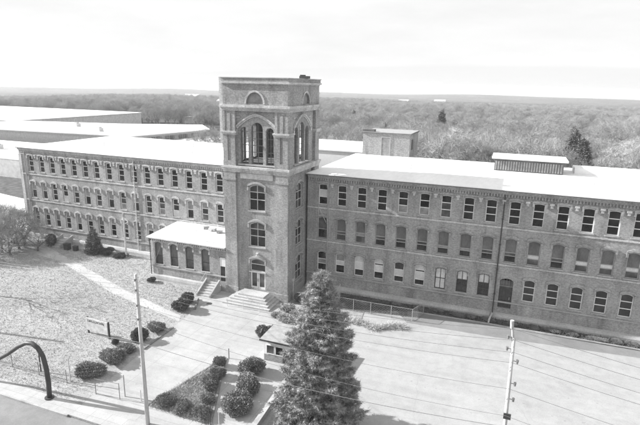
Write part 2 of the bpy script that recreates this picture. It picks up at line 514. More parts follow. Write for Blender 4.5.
for i, x in enumerate(LX):
    ops.append(dict(u0=x-.56, u1=x+.56, v0=11.42, v1=14.05, rise=.16))
    wins.append((x, 11.42, 1.12, 2.63, .16, G3 if lr.random() < .75 else lr.choice(opt2)))
    ops.append(dict(u0=x-.56, u1=x+.56, v0=7.0, v1=9.72, rise=.2))
    wins.append((x, 7.0, 1.12, 2.72, .2, lr.choice(opt2)))
    if x < -7.2:
        ops.append(dict(u0=x-.55, u1=x+.55, v0=2.45, v1=5.3, rise=.24))
        wins.append((x, 2.45, 1.1, 2.85, .24, lr.choice(opt1)))
wing_common(Lw, -38.5, 5.6, ops, 21, True)
for (x, z, w, h, rise, rows) in wins:
    window(Lw, x, 0, z, w, h, rise, rows, frame='white', hood='brick_trim', sill='stone', fw=.1)
cornice(Lw, -38.4, 5.4, [(a+b)/2 for a, b in zip(LX, LX[1:])], True)
lg = MB(); lg.xprism([(.0, .8), (-.3, .74), (-.42, .45), (-.42, -.1), (0, -.1)], -38.4, -6.4); lg.build('foundation_ledge', M['stone_light'], Lw)
p = MB(); p.tube([(-14.55, -.14, 15), (-14.6, -.14, .6)], .07, 8)
for z in (3, 6, 9, 12): p.box(-14.7, -14.45, -.22, -.003, z-.04, z+.04)
p.build('downspout', M['galv'], Lw)
p = MB(); p.tube([(-37.1, -.12, 15), (-37.1, -.12, .6)], .08, 8); p.build('downspout', M['metal'], Lw)
pil = MB(); pil.box(-38.5, -37.9, -.1, -.003, 2.17, 14.2); pil.build('corner_pilaster', M['brick_trim'], Lw)
sv = empty('standpipe', (-31.9, -.7, 0), 0, 'thick pale standpipe rising in front of the left wing wall', 'pipe')
p = MB(); p.tube([(0, 0, 0), (0, 0, 6.4)], .14, 10); p.build('pipe', M['white_worn'], sv)
p = MB(); p.tube([(0, 0, 6.4), (0, 0, 7.0)], [.19, .12], 10); p.box(-.1, .1, .12, .9, 5.2, 5.32); p.build('bracket_cap', M['metal'], sv)

# ------------------------------------------------------------------ tower
T = empty('brick_tower', (-6.6, -6.15, 0), 0, 'tall square brick entrance tower with arched belfry openings, standing proud of both wings', 'tower')
def tp(mb, name, mat):   # build in world coords, shift into tower-local
    mb.v = [(a+6.6, b+6.15, c) for a, b, c in mb.v]
    return mb.build(name, M[mat], T)
X0, X1, Y0, Y1 = -10.9, -2.3, -6.15, 3.8
xi0, xi1, yi0, yi1 = X0+.32, X1-.32, Y0+.32, Y1-.32
lo = MB()
fo = [dict(u0=-7.65-xi0, u1=-5.45-xi0, v0=11.2, v1=14.45, rise=.42), dict(u0=-7.65-xi0, u1=-5.45-xi0, v0=6.6, v1=9.8, rise=.42),
      dict(u0=-7.6-xi0, u1=-5.5-xi0, v0=1.05, v1=5.05, rise=.36)]
wall(lo, (xi0, yi0), (1, 0), xi1-xi0, 0, 16.1, fo, .3)
so = [dict(u0=-3.05-yi0, u1=-.95-yi0, v0=z, v1=z+3.3, rise=.42) for z in (11.15, 6.4, 1.7)]
wall(lo, (xi1, yi0), (0, 1), yi1-yi0, 0, 16.1, so, .3)
wall(lo, (xi1, yi1), (-1, 0), xi1-xi0, 0, 16.1, [], .3)
wall(lo, (xi0, yi1), (0, -1), yi1-yi0, 0, 16.1, [], .3)
tp(lo, 'shaft_wall', 'brick')
for (a, b, c, dd) in ((X0, X0+1.65, Y0, Y0+1.3), (X1-1.6, X1, Y0, Y0+1.3), (X1-1.6, X1, Y1-1.5, Y1), (X0, X0+1.65, Y1-1.5, Y1)):
    m = MB(); m.box(a, b, c, dd, 0, 16.1); m.box(a-.08, b+.08, c-.08, dd+.08, 14.85, 15.1); m.box(a-.1, b+.1, c-.1, dd+.1, -.1, 1.0)
    tp(m, 'pilaster', 'brick')
bp_ = MB(); bp_.box(xi0+1.35, xi1-1.35, yi0-.06, yi0, -.1, .95); bp_.box(xi1, xi1+.06, yi0+1, yi1-1.2, -.1, .95)
tp(bp_, 'plinth', 'stone')
b = MB(); b.box(X0-.12, X1+.12, Y0-.12, Y1+.12, 16.103, 16.35); b.box(X0-.22, X1+.22, Y0-.22, Y1+.22, 16.353, 16.6)
b.box(X0-.05, X1+.05, Y0-.05, Y1+.05, 15.86, 16.1)
tp(b, 'belt_course', 'brick_trim')
sg = MB(); sg.box(-8.7, -4.35, yi0-.12, yi0-.003, 15.1, 15.78); tp(sg, 'name_stone', 'white_worn')
# belfry
bz0, bz1 = 16.6, 23.1
tf = .42
def belfry_ops(c):
    return [dict(u0=c-2.2, u1=c-1.15, v0=16.85, v1=21.25, rise=.5, round=True), dict(u0=c-.77, u1=c+.77, v0=16.85, v1=21.8, rise=.77, round=True),
            dict(u0=c+1.15, u1=c+2.2, v0=16.85, v1=21.25, rise=.5, round=True)]
bf = MB()
cx = -6.48; cy = -1.3
ix0, ix1, iy0, iy1 = X0+.38, X1-.38, Y0+.38, Y1-.38
wall(bf, (ix0, iy0), (1, 0), ix1-ix0, bz0, bz1, belfry_ops(cx-ix0), tf)
wall(bf, (ix1, iy0), (0, 1), iy1-iy0, bz0, bz1, belfry_ops(cy-iy0), tf)
wall(bf, (ix1, iy1), (-1, 0), ix1-ix0, bz0, bz1, belfry_ops(ix1-cx), tf)
wall(bf, (ix0, iy1), (0, -1), iy1-iy0, bz0, bz1, belfry_ops(iy1-cy), tf)
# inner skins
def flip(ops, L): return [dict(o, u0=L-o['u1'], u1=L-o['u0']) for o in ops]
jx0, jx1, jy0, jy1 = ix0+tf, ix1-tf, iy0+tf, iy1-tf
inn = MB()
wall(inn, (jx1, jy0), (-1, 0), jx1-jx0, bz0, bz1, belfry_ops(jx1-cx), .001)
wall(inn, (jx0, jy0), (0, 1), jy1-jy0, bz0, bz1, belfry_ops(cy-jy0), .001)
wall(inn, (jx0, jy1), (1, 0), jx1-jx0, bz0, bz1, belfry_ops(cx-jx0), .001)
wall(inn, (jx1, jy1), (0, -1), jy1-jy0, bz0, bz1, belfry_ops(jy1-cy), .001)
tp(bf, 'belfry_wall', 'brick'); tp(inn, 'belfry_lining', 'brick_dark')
fl = MB(); fl.box(jx0, jx1, jy0, jy1, 16.603, 16.7); tp(fl, 'belfry_floor', 'board')
for (a, b_, c, dd) in ((X0, X0+1.75, Y0, Y0+1.35), (X1-1.7, X1, Y0, Y0+1.35), (X1-1.7, X1, Y1-1.35, Y1), (X0, X0+1.75, Y1-1.35, Y1)):
    m = MB()
    m.box(a+.05, a+.68, c, dd, 16.603, 20.3); m.box(b_-.68, b_-.05, c, dd, 16.603, 20.3)
    m.box(a+.68, b_-.68, c+.12, dd-.12, 16.603, 20.3)
    m.box(a+.02, b_-.02, c-.03, c+.6, 16.606, 17.2)
    m.box(a+.02, a+.35, c, dd, 20.723, 23.1); m.box(b_-.35, b_-.02, c, dd, 20.723, 23.1)
    m.box(a+.35, b_-.35, c+.1, dd-.1, 20.723, 23.1); m.box((a+b_)/2-.2, (a+b_)/2+.2, c, dd, 20.723, 22.8)
    tp(m, 'belfry_pier', 'brick')
    m = MB(); m.box(a-.12, b_+.12, c-.12, dd+.12, 20.303, 20.52); m.box(a-.2, b_+.2, c-.2, dd+.2, 20.523, 20.72); tp(m, 'capital', 'brick_trim')
# big hood moulding over the three lancets (front and right side), tracery, ledge
def big_arch(face):
    m = MB(); K = 16; w = 2.55
    for i in range(K):
        ta = -1+2*i/K; tb = -1+2*(i+1)/K
        def zt(t): return 20.95+1.5*(1-abs(t)**1.7)
        for (o0, o1, pr) in ((.02, .2, .14), (.2, .36, .24)):
            n = len(m.v)
            for y in (-pr, 0.0):
                for (t, o) in ((ta, o0), (tb, o0), (tb, o1), (ta, o1)):
                    u = t*(w+o*.6); z = zt(t)+o
                    if face == 'f': m.v.append((cx+u, iy0+y, z))
                    else: m.v.append((ix1-y, cy+u, z))
            m.f += [(n,n+1,n+2,n+3),(n+3,n+2,n+6,n+7),(n+4,n+5,n+1,n)]
            if i == 0: m.f.append((n+4,n,n+3,n+7))
            if i == K-1: m.f.append((n+1,n+5,n+6,n+2))
    for s in (-1, 1):
        u = s*(w+.1)
        if face == 'f': m.box(cx+u-.14, cx+u+.14, iy0-.2, iy0, 20.6, 20.97)
        else: m.box(ix1, ix1+.2, cy+u-.14, cy+u+.14, 20.6, 20.97)
    # rectangular label frame with stepped ends
    for s in (-1, 1):
        u = s*2.4
        for (a, b2, z0_, z1_) in ((u-.3, u+.3, 22.3, 22.42),):
            if face == 'f': m.box(cx+a, cx+b2, iy0-.1, iy0, z0_, z1_)
            else: m.box(ix1, ix1+.1, cy+a, cy+b2, z0_, z1_)
    tp(m, 'arch_moulding', 'brick_trim')
    t = MB()
    for (c0, hw, zt_) in ((-1.675, .525, 21.2), (0, .77, 21.75), (1.675, .525, 21.2)):
        for (u, bar) in ((c0, 'v'),):
            if face == 'f': t.box(cx+u-.035, cx+u+.035, iy0+.28, iy0+.34, 16.85, zt_)
            else: t.box(ix1-.34, ix1-.28, cy+u-.035, cy+u+.035, 16.85, zt_)
        for z in (17.5, 18.3, 19.1, 19.9, 20.7):
            if face == 'f': t.box(cx+c0-hw, cx+c0+hw, iy0+.285, iy0+.335, z-.03, z+.03)
            else: t.box(ix1-.335, ix1-.285, cy+c0-hw, cy+c0+hw, z-.03, z+.03)
        for s in (-1, 1):
            u = c0+s*(hw-.05)
            if face == 'f': t.box(cx+u-.05, cx+u+.05, iy0+.27, iy0+.35, 16.85, zt_-.45)
            else: t.box(ix1-.35, ix1-.27, cy+u-.05, cy+u+.05, 16.85, zt_-.45)
    tp(t, 'tracery', 'board')
    sl = MB()
    if face == 'f': sl.box(cx-2.5, cx+2.5, iy0-.2, iy0+.3, 16.72, 16.87)
    else: sl.box(ix1-.3, ix1+.2, cy-2.5, cy+2.5, 16.72, 16.87)
    tp(sl, 'sill', 'stone')
big_arch('f'); big_arch('s')
# entablature
b = MB()
b.box(X0-.02, X1+.02, Y0-.02, Y1+.02, 23.103, 23.3); b.box(X0-.14, X1+.14, Y0-.14, Y1+.14, 23.303, 23.5)
b.box(X0-.26, X1+.26, Y0-.26, Y1+.26, 23.503, 23.78)
tp(b, 'entablature', 'brick_trim')
# attic with lunettes
lun_trim = 'brick_trim'
at_ = MB(); az0, az1 = 23.783, 26.1
r = 1.08
def lun(c): return [dict(u0=c-r, u1=c+r, v0=23.95, v1=23.95+r+.2, rise=r+.19, round=True)]
ax0, ax1, ay0, ay1 = X0+.1, X1-.1, Y0+.1, Y1-.1
wall(at_, (ax0, ay0), (1, 0), ax1-ax0, az0, az1, lun(cx-ax0-.1), .4)
wall(at_, (ax1, ay0), (0, 1), ay1-ay0, az0, az1, lun(cy-ay0+.6), .4)
wall(at_, (ax1, ay1), (-1, 0), ax1-ax0, az0, az1, [], .4)
wall(at_, (ax0, ay1), (0, -1), ay1-ay0, az0, az1, [], .4)
tp(at_, 'attic_wall', 'brick')
for bb in ((cx-1.3, cx+1.1, ay0+.25, ay0+.4), (ax1-.4, ax1-.25, cy-.7, cy+1.9)):
    lb = MB(); lb.box(*bb, 23.85, 25.4); tp(lb, 'lunette_panel', 'shade')
for face in 'fs':
    m = MB(); K = 14
    for i in range(K):
        ta, tb = PI*i/K, PI*(i+1)/K; n = len(m.v)
        for y in (-.07, 0.0):
            for (t, rr) in ((ta, r+.02), (tb, r+.02), (tb, r+.24), (ta, r+.24)):
                u = -math.cos(t)*rr; z = 23.96+math.sin(t)*(rr+.2)
                m.v.append((cx-.1+u, ay0+y, z) if face == 'f' else (ax1-y, cy+.6+u, z))
        m.f += [(n,n+1,n+2,n+3),(n+3,n+2,n+6,n+7),(n+4,n+5,n+1,n)]
    tp(m, 'lunette_arch', 'brick_trim')
b = MB(); b.box(X0+.02, X1-.02, Y0+.02, Y1-.02, 26.103, 26.22); b.box(X0-.14, X1+.14, Y0-.14, Y1+.14, 26.223, 26.42)
tp(b, 'attic_cornice', 'brick_trim')
b = MB(); b.box(X0-.02, X1+.02, Y0-.02, Y0+.35, 26.423, 26.8); b.box(X0-.02, X1+.02, Y1-.35, Y1+.02, 26.423, 26.8)
b.box(X0-.02, X0+.35, Y0+.35, Y1-.35, 26.423, 26.8); b.box(X1-.35, X1+.02, Y0+.35, Y1-.35, 26.423, 26.8)
tp(b, 'parapet', 'brick')
b = MB()
b.box(X0-.1, X1+.1, Y0-.1, Y0+.4, 26.803, 26.9); b.box(X0-.1, X1+.1, Y1-.4, Y1+.1, 26.803, 26.9)
b.box(X0-.1, X0+.4, Y0+.4, Y1-.4, 26.803, 26.9); b.box(X1-.4, X1+.1, Y0+.4, Y1-.4, 26.803, 26.9)
tp(b, 'coping', 'stone')
b = MB(); b.box(X0+.3, X1-.3, Y0+.3, Y1-.3, 26.425, 26.5); tp(b, 'roof', 'roof_patch')
b = MB(); b.box(-2.95, -1.95, -1.6, -.6, 26.905, 27.2); b.box(-2.9, -2.5, -1.5, -.7, 27.203, 27.34); tp(b, 'roof_vent', 'dark_metal')
b = MB(); b.box(-11.5, X0-.03, -5.7, -4.4, 19.2, 26.9); b.box(-11.35, X0-.03, -5.5, -4.6, 18.6, 19.2); tp(b, 'side_turret', 'brick_trim')
# tower windows
W2 = [(.24, 'shade'), (.36, 'shade'), (.4, 'glass')]
def tw(x, y, z, w, h, rise, rows, rz, mull, label=None):
    return window(T, x+6.6, y+6.15, z, w, h, rise, rows, rz=rz, mull=mull, frame='white_worn', hood='stone', sill='stone', label=label, fw=.1)
tw(-6.55, yi0, 11.2, 2.2, 3.25, .42, [(.28, 'grey'), (.3, 'glass'), (.42, 'glass')], 0, 1)
tw(-6.55, yi0, 6.6, 2.2, 3.2, .42, [(.28, 'grey'), (.3, 'glass'), (.42, 'glass')], 0, 1)
tw(-6.55, yi0, 3.35, 2.1, 1.7, .36, [(.45, 'grey'), (.55, 'glass')], 0, 0)
for z in (11.15, 6.4, 1.7):
    tw(xi1, -2.0, z, 2.1, 3.3, .42, [(.34, 'grey'), (.33, 'glass'), (.33, 'grey')], PI/2, 1)
d = MB()
for s in (0, 1):
    xa = -7.6+s*1.05+.02
    d.box(xa, xa+.16, yi0+.14, yi0+.24, 1.05, 3.3); d.box(xa+.85, xa+1.01, yi0+.14, yi0+.24, 1.05, 3.3)
    d.box(xa+.16, xa+.85, yi0+.14, yi0+.24, 1.05, 1.3); d.box(xa+.16, xa+.85, yi0+.14, yi0+.24, 3.15, 3.3)
dd_ = tp(d, 'door', 'white')
for xa, xb in ((-7.42, -6.73), (-6.37, -5.68)):
    g = MB(); g.box(xa, xb, yi0+.18, yi0+.2, 1.3, 3.15)
    g.v = [(a+6.6, b+6.15, c) for a, b, c in g.v]; g.build('pane', M['glass_grey'], dd_)
g = MB(); g.tube([(-6.66, yi0+.08, 2.0), (-6.66, yi0+.08, 2.4)], .02); g.tube([(-6.48, yi0+.08, 2.0), (-6.48, yi0+.08, 2.4)], .02)
g.v = [(a+6.6, b+6.15, c) for a, b, c in g.v]; g.build('handle', M['dark_metal'], dd_)
lp = MB(); lp.box(-6.7, -6.4, yi0-.25, yi0, 5.75, 5.85); lp.tube([(-6.55, yi0-.2, 5.75), (-6.55, yi0-.2, 5.5)], [.05, .12], 8); tp(lp, 'entrance_lamp', 'galv')
dp = MB(); dp.tube([(X1+.1, -4.7, 2.4), (X1+.1, -4.7, -.1)], .06, 8); dp.box(X1, X1+.2, -4.85, -4.55, 2.4, 2.7); tp(dp, 'riser_pipe', 'white_worn')
ln = MB(); ln.box(xi1, xi1+.12, 1.9, 2.1, .2, 15.9); tp(ln, 'cable_riser', 'dark_metal')

# entrance steps: five treads on three sides
S = empty('entrance_steps', (-6.5, -8, 0), 0, 'wide pyramid of pale stone steps up to the tower door', 'steps')
for k in range(5):
    m = MB(); o = .36*(4-k)
    m.box(-1.75-o, 1.75+o, .15-o, 1.79, -.1 if k == 0 else .2*k+.003-.0, .2*(k+1))
    m.build('step', M['stone_light'], S)
for k, x in enumerate((-2.2, 0, 2.2)):
    m = MB(); m.tube([(x, -1.75, 0), (x, -1.75, 1.0)], .03, 6); m.build('rail_post', M['galv'], S)
m = MB(); m.tube([(-2.2, -1.75, 1.0), (2.2, -1.75, 1.0)], .025, 6); m.tube([(-2.2, -1.75, .55), (2.2, -1.75, .55)], .018, 6); m.build('handrail', M['galv'], S)

# ------------------------------------------------------------------ annex
A = empty('annex_building', (-22.6, -5.9, 0), 0, 'low one-storey brick annex with pale sloping roof, left of the tower', 'annex')
AL = 11.6
ops = [dict(u0=x+22.6-.62, u1=x+22.6+.62, v0=2.22, v1=5.3, rise=.3) for x in (-21.5, -19.05, -16.6, -14.15)]
ops.append(dict(u0=11.0-.45, u1=11.0+.45, v0=1.25, v1=4.6, rise=.05))
wl = MB()
wall(wl, (0, 0), (1, 0), AL, 0, 5.85, ops)
wl.poly((0, 6.8, 0), (0, 0, 0), (0, 0, 5.85), (0, 6.8, 6.3)); wl.poly((AL, 0, 0), (AL, 6.8, 0), (AL, 6.8, 6.3), (AL, 0, 5.85))
wl.build('wall', M['brick'], A)
for x in (-21.5, -19.05, -16.6, -14.15):
    window(A, x+22.6, 0, 2.22, 1.24, 3.08, .3, [(.62, 'board'), (.38, 'grey')], frame='dark_paint', hood='brick_trim', sill='stone')
c = MB(); c.box(-.05, AL-.01, -.1, 0, 5.3+.12, 5.5)
x = .1
while x < AL-.2: c.box(x, x+.15, -.16, 0, 5.52, 5.72); x += .33
c.box(-.1, AL-.01, -.24, 0, 5.723, 5.86); c.build('cornice', M['brick_trim'], A)
c = MB(); c.box(-.05, AL-.01, -.12, 0, 1.85, 2.02); c.build('water_table', M['stone'], A)
c = MB(); c.xprism([(0, .7), (-.35, .62), (-.42, .3), (-.42, -.1), (0, -.1)], -.3, AL-.9); c.build('foundation_ledge', M['stone_light'], A)
c = MB(); c.box(-.1, .5, -.08, -.003, 2.03, 5.4); c.build('corner_pilaster', M['brick_trim'], A)
c = MB(); c.xprism([(-.45, 5.87), (-.45, 5.99), (6.5, 6.45), (6.5, 6.33)], -.5, 6.6); c.build('roof', M['roof_worn2'], A)
c = MB(); c.xprism([(-.45, 5.87), (-.45, 5.985), (6.5, 6.44), (6.5, 6.33)], 6.61, AL); c.build('roof', M['roof_patch'], A)
c = MB(); c.box(11.0-.45, 11.45, .12, .18, 1.25, 3.3); d_ = c.build('door', M['dark_paint'], A)
c = MB(); c.box(10.56, 10.63, .05, .17, 1.25, 4.4); c.box(11.37, 11.44, .05, .17, 1.25, 4.4); c.box(10.63, 11.37, .05, .115, 3.3, 4.5); c.build('door_frame', M['white'], d_)
c = MB(); c.tube([(-.15, -.2, 5.8), (-.15, -.2, 0)], .06, 8); c.build('downspout', M['dark_metal'], A)
# debris on the annex roof
for k, (x, y, s) in enumerate(((-16, -1.2, .5), (-14.6, -1.6, .35), (-13.2, -.9, .6), (-17.3, -.8, .4))):
    m = MB(); z = 5.99+(y+6.35)*.0662
    m.box(-s, s, -.25, .25, -.02, .22+.3*s)
    m.box(-s*.6, s*.2, -.4, -.251, -.02, .2)
    o = m.build('roof_box', M['metal'] if k % 2 else M['roof_patch'], None, loc=(x, y, z), rz=.3*k)
    tag(o, ['long grey box second from left at the back of the annex roof', 'smallest box on the annex roof, nearer the eaves', 'largest box on the annex roof, closest to the tower', 'small box at the left back of the annex roof'][k], 'box', 'boxes on the annex roof')
# annex stair
A2 = empty('annex_steps', (-12.9, -8.6, 0), 0, 'narrow concrete steps with sloping cheek walls up to the annex door', 'steps')
for k in range(6):
    m = MB(); m.box(-.75, .95, .0+.4*k, 2.25, (.2*k+.003) if k else -.1, .2*(k+1)); m.build('step', M['stone_light'], A2)
for x in (-.97, .96):
    m = MB(); m.xprism([(-.1, -.1), (-.1, .35), (2.25, 1.6), (2.25, -.1)], x, x+.2); m.build('cheek_wall', M['stone'], A2)
m = MB(); m.tube([(-.87, 0, .3), (-.87, 0, 1.2), (-.87, 2.2, 2.4), (-.87, 2.2, 1.5)], .025, 6); m.build('handrail', M['galv'], A2)

# ------------------------------------------------------------------ roof-top structures
P = empty('roof_penthouse', (2.8, 20.7, 15.36), 0, 'square brick penthouse with a flat roof and a door on the mill roof', 'penthouse')
m = MB(); m.box(-3.95, 3.7, 0, 7, -.3, 3.5); m.build('wall', M['brick'], P)
m = MB(); m.box(-4.15, 3.9, -.2, 7.2, 3.503, 3.66); m.build('roof_edge', M['roof_edge'], P)
m = MB(); m.box(-4.1, 3.85, -.15, 7.15, 3.663, 3.69); m.build('roof', M['metal'], P)
m = MB(); m.box(-.8, .5, -.05, -.003, 0, 2.9); d = m.build('door', M['shade'], P)
m = MB(); m.box(-.95, -.8, -.09, -.003, 0, 3.05); m.box(.5, .65, -.09, -.003, 0, 3.05); m.box(-.8, .5, -.09, -.053, 2.9, 3.05); m.build('door_frame', M['metal'], d)
m = MB(); m.box(3.703, 3.76, 1.5, 2.6, 1.0, 2.6); m.build('vent_louvre', M['dark_metal'], P)
m = MB(); m.box(-4.1, -2.2, .3, 1.4, 3.683, 4.05); m.build('roof_hatch', M['board'], P)
P = empty('roof_monitor', (23.9, 13.7, 15.36), 0, 'long low monitor with a row of worn panes and white roof on the mill roof', 'roof monitor')
m = MB(); m.box(-4.3, 4.3, 0, 4.2, -.3, 1.6); m.build('wall', M['board'], P)
m = MB(); m.box(-4.7, 4.75, -.45, 4.6, 1.66, 1.86); m.build('roof', M['roof'], P)
m = MB(); m.box(-4.6, 4.65, -.35, 4.5, 1.6, 1.657); m.build('roof_edge', M['roof_edge'], P)
for k in range(26):
    m = MB(); x = -4.2+k*.325; m.box(x, x+.2, -.05, -.003, .15, 1.35); m.build('pane', M['shade'], P)
m = MB(); m.box(-4.3, 4.3, .0, 3, 0, .8); o = m.build('roof_curb', M['roof'], None, loc=(34, 15.5, 15.36)); tag(o, 'low white raised curb on the mill roof right of the monitor', 'roof curb')
m = MB(); m.box(-14, 14, 0, 16, 0, 14.7); m.box(-14.2, 14.2, -.2, 16.2, 14.7, 14.9)
o = m.build('rear_block', M['roof'], None, loc=(-13, 27, 0)); tag(o, 'white flat-roofed rear block showing just behind the tower and mill roof', 'building')
for k, (x, y) in enumerate(((-44, 9), (-30, 15), (-24, 6), (9, 9), (31, 7))):
    m = MB(); m.tube([(0, 0, 0), (0, 0, .5)], .14, 8); m.tube([(0, 0, .5), (0, 0, .62)], [.22, .1], 8)
    o = m.build('roof_vent', M['white'], None, loc=(x, y+.2, 15.36))
    tag(o, ['vent pipe near the left end of the left wing roof', 'vent pipe far back on the left wing roof', 'vent pipe on the left wing roof nearest the tower', 'vent pipe on the right wing roof in front of the penthouse', 'vent pipe on the right wing roof right of the monitor'][k], 'roof vent', 'small roof vents')

# ------------------------------------------------------------------ industrial sheds behind
def sheet(name, pts, z, mat, th=None):
    m = MB(); m.prism(pts, z-(th or .003), z)
    return tag(m.build(name, M[mat]), kind='structure')

def shed(name, pts, z, wallm, label, parts=None, zb=-1):
    o = empty(name, (pts[0][0], pts[0][1], 0), 0, label, 'industrial building')
    q = [(a-pts[0][0], b-pts[0][1]) for a, b in pts]
    m = MB(); m.prism(q, zb, z); m.build('wall', M[wallm], o)
    cxx = sum(a for a, b in q)/len(q); cyy = sum(b for a, b in q)/len(q)
    q2 = [(cxx+(a-cxx)*1.004, cyy+(b-cyy)*1.004) for a, b in q]
    m = MB(); m.prism(q2, z+.003, z+.35); m.build('roof', M['roof'], o)
    return o
shed('warehouse', [(-185, 186), (-184, 103), (-330, 92), (-330, 186)], 8, 'board_light', 'largest far warehouse with a pale side wall and white roof, upper left')
shed('warehouse', [(-98.5, 77), (-91, 113.8), (-105.8, 130.8), (-136.5, 115), (-183, 104), (-183, 70)], 8, 'metal', 'factory hall with a pale window wall and wide white roof behind the left wing')
shed('warehouse', [(-98, 40), (-62, 30), (-58, 122), (-90.5, 116), (-98.2, 76)], 5.2, 'board_light', 'low white-roofed hall squeezed directly behind the left wing')
shed('warehouse', [(-150, 38), (-101, 38), (-101, 58), (-117, 60.5), (-120, 66), (-183, 66)], 5, 'board_light', 'low white-roofed shed beyond the left end of the mill')
sheet('yard', [(-130, 30), (-80, 21), (-80, 31), (-99, 40), (-130, 52)], .018, 'soil')
sheet('gravel_yard', [(-119, 3), (-57, 3), (-57, 26), (-80, 24), (-119, 32)], .012, 'roof')
hall = [o for o in bpy.data.objects if o.get('label', '').startswith('factory hall')][0]
for k in range(17):
    t = (k+.7)/18; x, y = t*7.5, t*36.8
    m = MB(); m.prism([(x+.01, y-.75), (x+.13, y-.78), (x+.43, y+.75), (x+.31, y+.78)], 5.9, 7.3); m.build('window', M['glass_grey'] if k % 3 else M['shade'], hall)
for k, (x, y) in enumerate(((-140, 95), (-118, 84), (-88, 60), (-84, 88), (-76, 70), (-125, 50))):
    m = MB(); m.box(-1.1, 1.1, -1, 1, 0, 1.3); m.box(-.7, .7, -.6, .6, 1.303, 1.6)
    o = m.build('roof_unit', M['galv'], None, loc=(x, y, 8.35 if k < 2 else 5.55 if k < 5 else 5.35))
    tag(o, 'small grey ventilation unit on the white factory roofs behind the left wing', 'roof unit', 'ventilation units on the factory roofs')
def trailer(x, y, s, rz, label):
    o = empty('box_trailer', (x, y, 0), rz, label, 'trailer', 'white units parked at the wood edge')
    m = MB(); m.box(-s, s, -2, 2, 1, 5.2); m.build('body', M['white'], o)
    m = MB(); m.box(s+.003, s+.9, -1.8, 1.8, .8, 4.6); m.build('end_panel', M['dark_paint'], o)
    for dx in (-s+1.5, s-1.5):
        m = MB(); m.tube([(dx, -2.1, .5), (dx, 2.1, .5)], .5, 12); m.build('wheel', M['dark_metal'], o)
trailer(-184, 212, 6.3, .35, 'left of two white box units at the edge of the wood')
trailer(-167, 214, 6.3, .35, 'right of two white box units at the edge of the wood')

# ------------------------------------------------------------------ ground, terrain
CAM = Vector((21.41, -58.40, 26.22))
def sstep(a, b, x):
    t = min(1, max(0, (x-a)/(b-a))); return t*t*(3-2*t)
def ground_z(x, y):
    r = math.hypot(x-CAM.x, y-CAM.y)
    t = math.atan2(y-CAM.y, x-CAM.x)
    z = -.15 - 3*sstep(230, 420, r) - 8*sstep(400, 800, r) - 9*sstep(750, 1400, r) - 8*sstep(1300, 2000, r)
    z += sstep(500, 900, r)*(2.0*math.sin(x*.006+1.3)*math.cos(y*.005) + 1.4*math.sin(x*.0021+y*.0033))
    z += 6*sstep(2000, 2600, r)*(1+.5*math.sin(t*9)+.35*math.sin(t*23+1)) - 30*sstep(2750, 3300, r)
    return z
nt_, nr = 96, 60
vs = []; fs = []
rad = [3.0*1.13**i for i in range(nr)]
rad = [r for r in rad if r < 3350]+[3400]
vs.append((21.4, -58.4, ground_z(21.4, -58.4)))
for r in rad:
    for k in range(nt_):
        t = 2*PI*k/nt_; x = 21.41+r*math.cos(t); y = -58.4+r*math.sin(t)
        vs.append((x, y, ground_z(x, y)))
for k in range(nt_): fs.append((0, 1+k, 1+(k+1) % nt_))
for i in range(len(rad)-1):
    for k in range(nt_):
        a = 1+i*nt_+k; b = 1+i*nt_+(k+1) % nt_
        fs.append((a, a+nt_, b+nt_, b))
me = bpy.data.meshes.new('ground'); me.from_pydata(vs, [], fs); me.materials.append(M['ground'])
tag(link('ground', me), kind='structure')

sheet('lawn', [(-131, -32.55), (-9.0, -32.55), (70, -32.55), (70, 40), (-131, 53)], 0, 'lawn', .2)
sheet('road', [(-140, -46), (110, -46), (110, -32.6), (-140, -32.6)], -.145, 'road')
sheet('parking_lot', [(5.2, -31.2), (60, -31.2), (60, -2.25), (10, -2.6), (5.2, -8)], .004, 'lot')
sheet('lot_shadow_strip', [(12.4, -5.6), (22, -5.2), (60, -1.9), (60, -2.2), (10.5, -2.55)], .008, 'lot_shadow')  # dark strip painting the tower's cast shadow onto the lot
sheet('forecourt', [(-13.6, -8.4), (-11.4, -13.9), (-11.3, -17.3), (-11.0, -21), (-10.4, -26), (-9.7, -31.2), (5.19, -31.2), (5.19, -9.5), (-3.2, -8.6), (-3.2, -6.2), (-13.2, -6.2)], .005, 'court')
sheet('sidewalk', [(-120, -32.55), (70, -32.55), (70, -31.21), (-120, -31.21)], .009, 'walk')
k = MB(); k.prism([(-120, -32.72), (-9.7, -32.72), (-9.7, -32.56), (-120, -32.56)], -.2, .02)
tag(k.build('kerb', M['kerb']), kind='structure')
sheet('footpath', [(-49, -2.9), (-47.5, -1.6), (-36, -5.9), (-23.2, -10.8), (-12.2, -14.2), (-11.4, -15.5), (-23.8, -12.3), (-36.5, -7.3)], .012, 'path')
sheet('side_path', [(-62, -3.4), (-62, -4.3), (-50.3, -4.6), (-36.5, -6.6), (-35, -5.8), (-50.3, -3.6)], .010, 'path')
sheet('soil_strip', [(2.6, -.5), (46, -.5), (46, -2.1), (20, -2.1), (12.5, -2.4), (5.3, -4.8), (2.6, -5)], .012, 'soil')
k = MB(); k.prism([(12.5, -2.42), (20, -2.12), (46, -2.12), (46, -2.25), (20, -2.25), (12.5, -2.55)], -.05, .12)
tag(k.build('lot_kerb', M['kerb']), kind='structure')
sheet('tree_bed', [(5.6, -31), (12.2, -31), (12.6, -28), (11.8, -25.5), (9.8, -24), (7.4, -23.8), (5.6, -25)], .012, 'lawn')
